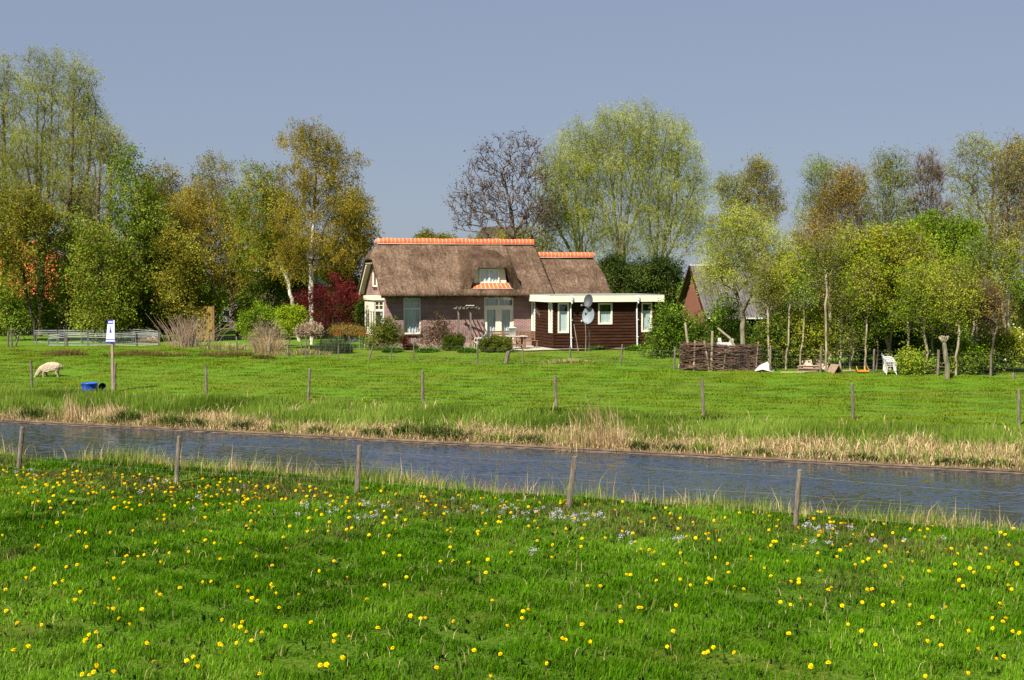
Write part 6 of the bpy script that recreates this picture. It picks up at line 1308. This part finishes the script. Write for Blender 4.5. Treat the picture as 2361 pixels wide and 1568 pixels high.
# ------------------------------------------------------------------ plastic chairs
M_seatgrey = plain('grey_blue_plastic', (0.22, 0.25, 0.28), 0.5)
def chair(label, loc, rz, back=M_white, group='stacked white plastic chairs'):
    t = thing('garden_chair', label, 'chair', loc, rz, group); t.scale = (0.86, 0.86, 0.86)
    m = MB(); m.box(-.24, .22, -.23, .23, .40, .425); m.box(.19, .222, -.225, .225, .36, .399); m.build('seat', M_white, t, bevel=0.008)
    for sx, sy in ((-1, -1), (-1, 1), (1, -1), (1, 1)):
        m = MB(); m.bar((sx * .25, sy * .25, -.02), (sx * .20 + .0, sy * .22, .398 if sx > 0 else .398), .05, .03); m.build('leg', M_white, t)
    for sy in (-1, 1):
        m = MB(); m.tube([(.22, sy * .25, .40), (.21, sy * .26, .62), (.16, sy * .265, .65), (-.25, sy * .26, .66), (-.27, sy * .25, .60)], .022, 6); m.build('armrest', M_white, t)
    m = MB(); P = []
    for k in range(9):
        a = k / 8; y = -.23 + .46 * a; zt = .66 + .20 * math.sin(math.pi * (0.12 + 0.76 * a)); P.append((y, zt))
    poly = [(-.24, -.23, .42)] + [(-.33, y, z) for y, z in P] + [(-.24, .23, .42)]
    m.extrude(poly, (-.022, 0, 0)); m.build('back', back, t)
    return t
p = hit(2055, 863)
chair('lowest of the white plastic chairs stacked at the hedge', p, R(-12)); chair('middle chair in the white plastic stack at the hedge', p + Vector((-.055, 0, .085)), R(-12)); chair('top chair of the stack, with a grey-blue back', p + Vector((-.11, 0, .17)), R(-12), M_seatgrey)
p = at(1942, 824, 63.5); p.z = float(tz(p.x, p.y)) + 0.0
t = thing('garden_chair', 'white slatted garden chair in the bushes behind the coop', 'chair', p, R(60)); m = MB()
for k in range(5): m.box(-.25, .25, -.24 + .1 * k, -.17 + .1 * k, .42, .44)
m.build('seat', M_white, t)
for sx in (-1, 1):
    for y in (-.22, .22):
        m = MB(); m.bar((sx * .23, y, -.02), (sx * .23, y, .415), .04); m.build('leg', M_white, t)
m = MB()
for k in range(6): m.box(-.23 + .085 * k, -.19 + .085 * k, .23, .255, .45, .92 + .04 * math.sin(k * .63))
m.box(-.25, .25, .222, .228, .58, .64); m.build('back', M_white, t)
# ------------------------------------------------------------------ cottage garden: mast, furniture, pergola
def house_pt(x, y, z=0): return house.matrix_basis @ Vector((x, y, z))
HM = Matrix.Translation(house.location) @ Matrix.Rotation(YAW, 4, 'Z')
def hp(x, y, z=0): return HM @ Vector((x, y, z))
def on_line(px, ly):
    """point on the vertical line seen at column px, at depth ly in the cottage's own frame"""
    Y = 70.0
    for _ in range(30):
        c = HM.inverted() @ at(px, 800, Y); Y += (ly - c.y) * 0.95
    p_ = at(px, 800, Y); p_.z = 0.7; return p_
dp = on_line(1359, EY - 1.7); t = thing('satellite_mast', 'two grey satellite dishes one above the other on a thin mast', 'satellite dish', dp, R(-30))
m = MB(); m.tube([(0, 0.02, -.3), (0, 0.02, 2.5)], .026, 8); m.build('mast', M_slate, t)
M_dish1 = plain('pale_dish', (0.15, 0.175, 0.195), 0.6); M_dish2 = plain('dark_dish', (0.045, 0.05, 0.055), 0.6)
zl, zu = at(1358, 727, dp.y).z - .7, at(1358, 693.5, dp.y).z - .7
for nm, z, rx, rz, mt in (('lower', zl, .33, .43, M_dish1), ('upper', zu, .245, .335, M_dish2)):
    prof = [(0.0001, .10)] + [(r, .10 * (1 - r * r)) for r in (.2, .4, .6, .8, .93, 1.0)] + [(1.02, -.01), (1.0, .02), (.6, .10), (0.0001, .14)]
    m = MB(Matrix.Translation((0, -.14, z)) @ Matrix.Rotation(R(-14), 4, 'X') @ Matrix.Diagonal((rx, 1, rz, 1))); m.lathe([(r, y * .9) for r, y in prof], 32, axis='Y'); d_ = m.build('dish', mt, t, smooth=True)
    m = MB(); m.tube([(0, -.12, z - rz * .85), (-.20, -.5, z - rz * .62)], .014, 6); m.tube([(-.20, -.5, z - rz * .62 - .02), (-.22, -.42, z - rz * .60)], .04, 8); m.build('feed_arm', M_white if nm == 'lower' else M_grey, d_)
for dx, h, lab in ((-.20, 1.4, 'pale bean pole nearest the dish mast'), (-.02, 1.25, 'thin brown bean pole behind the dish mast')):
    a = on_line(1359 + dx * 45, EY - 1.2); m = MB(); m.tube([(0, 0, -.1), (.02, 0, h * .5), (-.02, 0, h)], [.016, .015, .012], 6); o = m.build('bean_pole', B_tan, None); o.location = a; tag(o, lab, 'pole', 'bean poles by the wooden wing')
a = hp(EX + .78, EY - .9); m = MB(); m.tube([(.22, 0, -.05), (0, .3, 1.35)], [.016, .012], 6); o = m.build('bean_pole', B_tan, None); o.location = a; tag(o, 'slanting thin stake in front of the first downpipe', 'pole', 'bean poles by the wooden wing')
# aerial on the wing's side wall
t = thing('aerial', 'small grey rod aerial on the side wall of the wooden wing', 'aerial', hp(EX - .04, EY + 1.9, 1.75), YAW); m = MB()
m.tube([(0, 0, 0), (-.25, 0, .1)], .01, 5); m.tube([(-.25, -.5, -.05), (-.25, .45, .35)], .008, 5)
for k in range(5): y = -.45 + .2 * k; m.tube([(-.25, y, -.2 + .085 * k), (-.25, y + .03, .18 + .085 * k)], .005, 4)
m.build('rods', M_galv, t)
# table with bucket, benches
M_teak = noise_mat('brown_garden_wood', [(0.12, 0.065, 0.035), (0.25, 0.15, 0.085)], scale=3, stretch=(1, 6, 6), rough=0.75)
M_ttop = plain('pale_table_top', (0.5, 0.46, 0.41), 0.6)
p = at(1192, 806, 71.6); p.z = 0.7; t = thing('garden_table', 'wooden garden table with a pale top carrying the white bucket', 'table', p, YAW)
m = MB(); m.box(-.52, .48, -.35, .35, .70, .735); m.build('top', M_ttop, t, bevel=0.005)
for x, y in ((-.38, -.25), (.34, -.25), (-.38, .25), (.34, .25)): m = MB(); m.box(x - .05, x + .05, y - .04, y + .04, -.05, .698); m.build('leg', M_teak, t)
m = MB(); m.box(-.325, .285, -.27, -.23, .25, .32); m.box(-.325, .285, .23, .27, .25, .32); m.build('stretcher', M_teak, t)
t2 = thing('bucket', 'white plastic bucket standing on the garden table', 'bucket', p + Vector((-.22, -.08, .738)), 0)
m = MB(); m.lathe([(0.0001, 0.004), (.16, 0.0), (.19, .40), (.20, .40), (.20, .43), (.185, .43), (.155, .02), (0.0001, .02)], 22); m.build('shell', plain('white_bucket', (0.68, 0.68, 0.68), 0.4), t2, smooth=True)
m = MB(); m.tube([(.2 * math.cos(a), .2 * math.sin(a) * .15 - .2, .40 - .18 * math.sin(a)) for a in [math.pi * i / 8 for i in range(9)]], .005, 5); m.build('handle', M_wire, t2)
def bench(label, p, rz, w_):
    t = thing('garden_bench', label, 'bench', p, rz, 'wooden benches by the terrace'); m = MB()
    for k in range(4): m.box(-w_ / 2, w_ / 2, -.22 + .11 * k, -.13 + .11 * k, .42, .445)
    m.build('seat', M_teak, t, bevel=0.003); m = MB()
    for k in range(3): m.box(-w_ / 2, w_ / 2, .235, .26, .55 + .13 * k, .65 + .13 * k)
    m.build('backrest', M_teak, t, bevel=0.003)
    for s in (-1, 1):
        m = MB(); m.box(s * (w_ / 2 - .06) - .03, s * (w_ / 2 - .06) + .03, -.2, -.14, -.03, .418); m.box(s * (w_ / 2 - .06) - .03, s * (w_ / 2 - .06) + .03, .2, .232, -.03, .92); m.bar((s * (w_ / 2 - .06), -.16, .06), (s * (w_ / 2 - .06), .2, .36), .04); m.build('leg', M_teak, t)
p = at(1218, 803, 72.8); p.z = 0.7; bench('brown wooden bench against the side of the wooden wing', p, YAW, .95)
p = at(1165, 802, 73.6); p.z = 0.7; bench('wooden bench half hidden behind the large clipped box bush', p, YAW, 1.5)
p = at(1105, 802, 73.0); p.z = 0.7; t = chair('single white plastic chair tilted behind the large box bush', p, R(200), group='loose white plastic chair')
# pergola
t = thing('pergola', 'slim weathered pergola of two posts and crossed laths before the brick wall', 'pergola', hp(3.75, -1.0)); P0 = t.location
Yg = P0.y
for px, ty in ((1057, 712), (1085, 712)):
    a = at(px, 796, Yg); a.z = 0.65; c = at(px, ty, Yg); m = MB(); m.bar(a - P0, c - P0, .09); m.build('post', M_post, t)
m = MB(); a, c = at(1046, 711, Yg) - P0, at(1106, 712, Yg) - P0; m.bar(a, c, .05, .07); m.bar(a + Vector((.1, .45, .02)), c + Vector((0, .45, .02)), .05, .07)
for k in range(6): q_ = a + (c - a) * (.12 + .15 * k); m.bar(q_ + Vector((0, -.25, .065)), q_ + Vector((.05, .75, .085)), .05, .04)
m.build('laths', M_post, t)
m = MB()
a = at(1074, 708, Yg) - P0; m.bar(a + Vector((0, -.2, .09)), a + Vector((.45, -.2, .09)), .12, .03); m.build('pale_lath', M_ttop, t)
# paving and bare soil by the house, path on the lawn
def sheet(name, label, poly, mat, dz):
    V = [Vector((x, y, float(tz(x, y)) + dz)) for x, y in poly]; m = MB(); m.add(V, [tuple(range(len(V)))]); o = m.build(name, mat); tag(o, label, kind='structure')
def hq(x, y): v = hp(x, y); return (v.x, v.y)
sheet('path', 'pale paving of the terrace by the french doors', [hq(4.9, -.06), hq(4.9, -2.4), hq(6.2, -4.3), hq(8.0, -4.6), hq(7.85, -3.8), hq(7.85, -.06)], noise_mat('terrace_paving', [(0.30, 0.26, 0.21), (0.42, 0.37, 0.31)], scale=3), 0.06)
sheet('soil_strip', 'bare brown soil along the foot of the wooden wing', [hq(7.9, -3.78), hq(8.0, -4.5), hq(11.5, -4.45), hq(13.8, -4.2), hq(13.8, -3.78)], noise_mat('bare_soil', [(0.10, 0.075, 0.055), (0.20, 0.155, 0.115)], scale=5), 0.062)
# ------------------------------------------------------------------ garden plants
shrub('garden_shrub', 'rounded shrub with tan stems and green top in front of the bay window', 'shrub', (882, 803), [(884, 770, 24, 20), (872, 785, 18, 14), (898, 783, 18, 14)], F_hedge, Y=71.6, fol2=F_olive, frac2=0.4, nt=180, nl=5200, wood=M_stick, r0=0.05, leaf=(0.09, 0.06), twigs=300)
shrub('garden_shrub', 'bare brown shrub with dark leaf buds in front of the brick wall', 'shrub', (1008, 806), [(1010, 770, 26, 26), (1030, 785, 24, 20), (985, 785, 18, 18), (1018, 750, 12, 12, .5)], F_bud, Y=72, nt=240, nl=2600, wood=M_stick, r0=0.035, leaf=(0.09, 0.055), fol2=F_rust, frac2=0.2, twigs=500)
shrub('box_bush', 'small round clipped box bush under the pergola', 'bush', (1046, 812), [(1034, 793, 13, 18), (1057, 790, 12, 17), (1046, 802, 20, 12)], F_hedge, Y=70.6, nt=200, nl=9000, leaf=(0.06, 0.045), spread=0.06)
shrub('box_bush', 'large clipped box bush in front of the french doors', 'bush', (1140, 816), [(1120, 796, 16, 19), (1143, 794, 20, 20), (1164, 797, 15, 18), (1140, 806, 36, 12)], F_hedge, Y=70.2, nt=320, nl=17000, leaf=(0.06, 0.045), spread=0.06, fol2=F_olive, frac2=0.25)
shrub('garden_shrub', 'little purple-leaved shrub under the tall window', 'shrub', (932, 806), [(930, 783, 13, 10), (935, 795, 8, 10)], F_red, Y=71.8, nt=60, nl=900, leaf=(0.06, 0.045))
for lab, px, py, rx, h in (('low green perennial beside the purple shrub', 948, 806, .35, .45), ('low green border plants between pergola and brown shrub', 1078, 812, .5, .35), ('green border plants at the foot of the rounded shrub', 905, 812, .5, .4), ('green leaves in the border before the brown shrub', 985, 812, .6, .35), ('green weeds along the foot of the wooden wing by the dishes', 1370, 806, .8, .28), ('green weeds at the second downpipe', 1465, 808, .6, .35)):
    tuft('border_plant', lab, px, py, rx, 420, h, M_grass, lean=0.8, cat='plant', group='low plants around the cottage', w_=(0.025, 0.05))
tree('japanese_maple', 'wine-red Japanese maple beside the thatched gable', 'tree', (740, 790), [(700, 690, 35, 18), (745, 680, 40, 25), (790, 665, 30, 22), (765, 705, 45, 30), (715, 715, 35, 20), (800, 690, 28, 20), (760, 735, 40, 25), (795, 740, 28, 22), (770, 645, 14, 16), (820, 685, 14, 10, .6)], F_red, B_dark, Y=74.5,
     stems=[[(742, 760), (745, 715)], [(744, 750), (775, 700)]], r0=0.08, nt=380, nl=3400, leaf=(0.10, 0.06), strand=3, spread=0.13, parts=('trunk', 'crown'), up=0.0)
shrub('garden_shrub', 'lime-green shrub glowing in front of the red maple', 'shrub', (668, 790), [(655, 725, 16, 12), (680, 720, 20, 14), (665, 740, 24, 14), (690, 738, 16, 14), (672, 755, 20, 12)], F_lime, Y=73.8, nt=150, nl=4200, leaf=(0.10, 0.075), wood=B_dark)
shrub('garden_shrub', 'viburnum dotted with pale yellow flower heads', 'shrub', (600, 795), [(600, 730, 32, 30), (575, 745, 25, 28), (625, 745, 25, 30), (595, 770, 36, 18)], F_green, Y=75.5, fol2=F_lime, frac2=0.25, nt=200, nl=7500, leaf=(0.11, 0.075))
shrub('dry_shrub', 'tangled dry straw-coloured shrub at the garden fence', 'shrub', (618, 815), [(612, 785, 26, 22), (594, 792, 16, 14), (645, 797, 20, 12), (606, 766, 12, 14), (630, 776, 14, 18)], F_dry, Y=71.6, nt=320, nl=1800, leaf=(0.16, 0.018), spread=0.1, wood=M_stick, twigs=1200, r0=0.03)
shrub('dry_shrub', 'dried brown hydrangea heads behind the rushes', 'shrub', (713, 800), [(713, 760, 22, 13), (700, 768, 14, 10), (728, 766, 12, 10)], F_dry, Y=73, nt=120, nl=3200, leaf=(0.07, 0.06), wood=M_stick)
shrub('dry_shrub', 'rust-brown dry perennials below the red maple crown', 'shrub', (795, 790), [(790, 762, 30, 10), (815, 764, 20, 10)], F_rust, Y=73.8, nt=120, nl=2600, leaf=(0.08, 0.05), wood=M_stick)
shrub('ivy', 'dark ivy climbing the far corner of the brick gable', 'ivy', (838, 790), [(834, 720, 9, 35), (836, 755, 10, 30)], F_deep, Y=76.5, nt=100, nl=3200, leaf=(0.11, 0.09))
tuft('grass_tuft', 'upright scraggly straw grass mixed into the dry shrub', 618, 815, 0.75, 420, 1.25, M_straw, lean=0.35, cat='grass tuft', ry=0.4, jitter=0.4)
M_gr2 = leaf_mat('grey_green_rush', [(0.03, 0.05, 0.02), (0.07, 0.10, 0.045), (0.12, 0.15, 0.07)], trans=0.3)
tuft('rushes', 'upright grey-green rushes behind the netting in the garden', 770, 815, 0.95, 1300, 1.0, M_gr2, lean=0.12, cat='rushes', ry=0.45, w_=(0.014, 0.024))
tuft('grass_tuft', 'dry pale grass along the garden netting below the stick fan', 690, 818, 1.6, 700, 0.42, M_straw, lean=0.5, cat='grass tuft', ry=0.35, leaf2=M_grassfar)
tuft('grass_tuft', 'dry grass tuft on the lawn in front of the wooden wing', 1305, 836, 1.3, 420, 0.25, M_straw, lean=0.7, cat='grass tuft', ry=0.3, leaf2=M_lawn)
tuft('grass_tuft', 'brown grass tuft at the garden corner nearest the pasture', 607, 826, 0.55, 420, 0.3, M_rush, lean=0.6, cat='grass tuft', leaf2=M_grassfar)
tuft('grass_tuft', 'tall dry grass between the stick fan and the lawn gap', 515, 806, 1.3, 500, 0.5, M_straw, lean=0.5, cat='grass tuft', ry=0.4, leaf2=M_lawn)
M_tulip = leaf_mat('red_tulip_petal', [(0.60, 0.02, 0.012), (0.80, 0.05, 0.02)], trans=0.3); M_bluefl = leaf_mat('blue_flower', [(0.10, 0.12, 0.30), (0.20, 0.23, 0.45)], trans=0.3); M_wfl = leaf_mat('white_narcissus', [(0.6, 0.6, 0.45), (0.8, 0.8, 0.65)], trans=0.3)
def flowers(name, label, px, py, Y, n, rx, mat, r, h, spread_z=0.06):
    p = at(px, py, Y); z = float(tz(p.x, Y)); t = thing(name, label, 'flowers', (p.x, Y, z)); q_ = np.random.default_rng(int(px)); H = p.z - z
    c = np.stack([q_.normal(0, rx, n), q_.normal(0, rx * .6, n), H + q_.normal(0, spread_z, n)], 1); V = []; F = []; o = 0
    for k in range(6):
        a = 6.283 * k / 6; d = np.tile([[math.cos(a) * .45, math.sin(a) * .45, .9]], (n, 1)); v, f = leaf_quads(c + np.array([math.cos(a), math.sin(a), 0]) * r * .5, unit(d), r * 2.2, r * 1.5, q_); V.append(v); F.append(f + o); o += len(v)
    np_obj('blooms', np.concatenate(V), [np.concatenate(F)], mat, t, attr=q_.random(o))
    m = MB()
    for x, y, zz in c: m.bar((x, y, -.03), (x, y, zz), .012)
    m.build('stalks', M_stem, t)
flowers('tulips', 'red tulips beside the bay window', 834, 770, 72.6, 12, .13, M_tulip, .035, .5)
flowers('tulips', 'red tulips above the grey-green rushes', 779, 770, 73.2, 9, .11, M_tulip, .033, .5)
flowers('blue_flowers', 'hazy blue flowers below the bay window', 815, 785, 72, 40, .30, M_bluefl, .025, .3)
flowers('narcissi', 'cream narcissi at the foot of the rounded shrub', 856, 792, 71.8, 14, .14, M_wfl, .03, .3)
flowers('garden_flowers', 'single orange flower next to the pergola post', 1094, 788, 71.5, 3, .05, plain('orange_flower', (.8, .3, .02), .6), .04, .4)
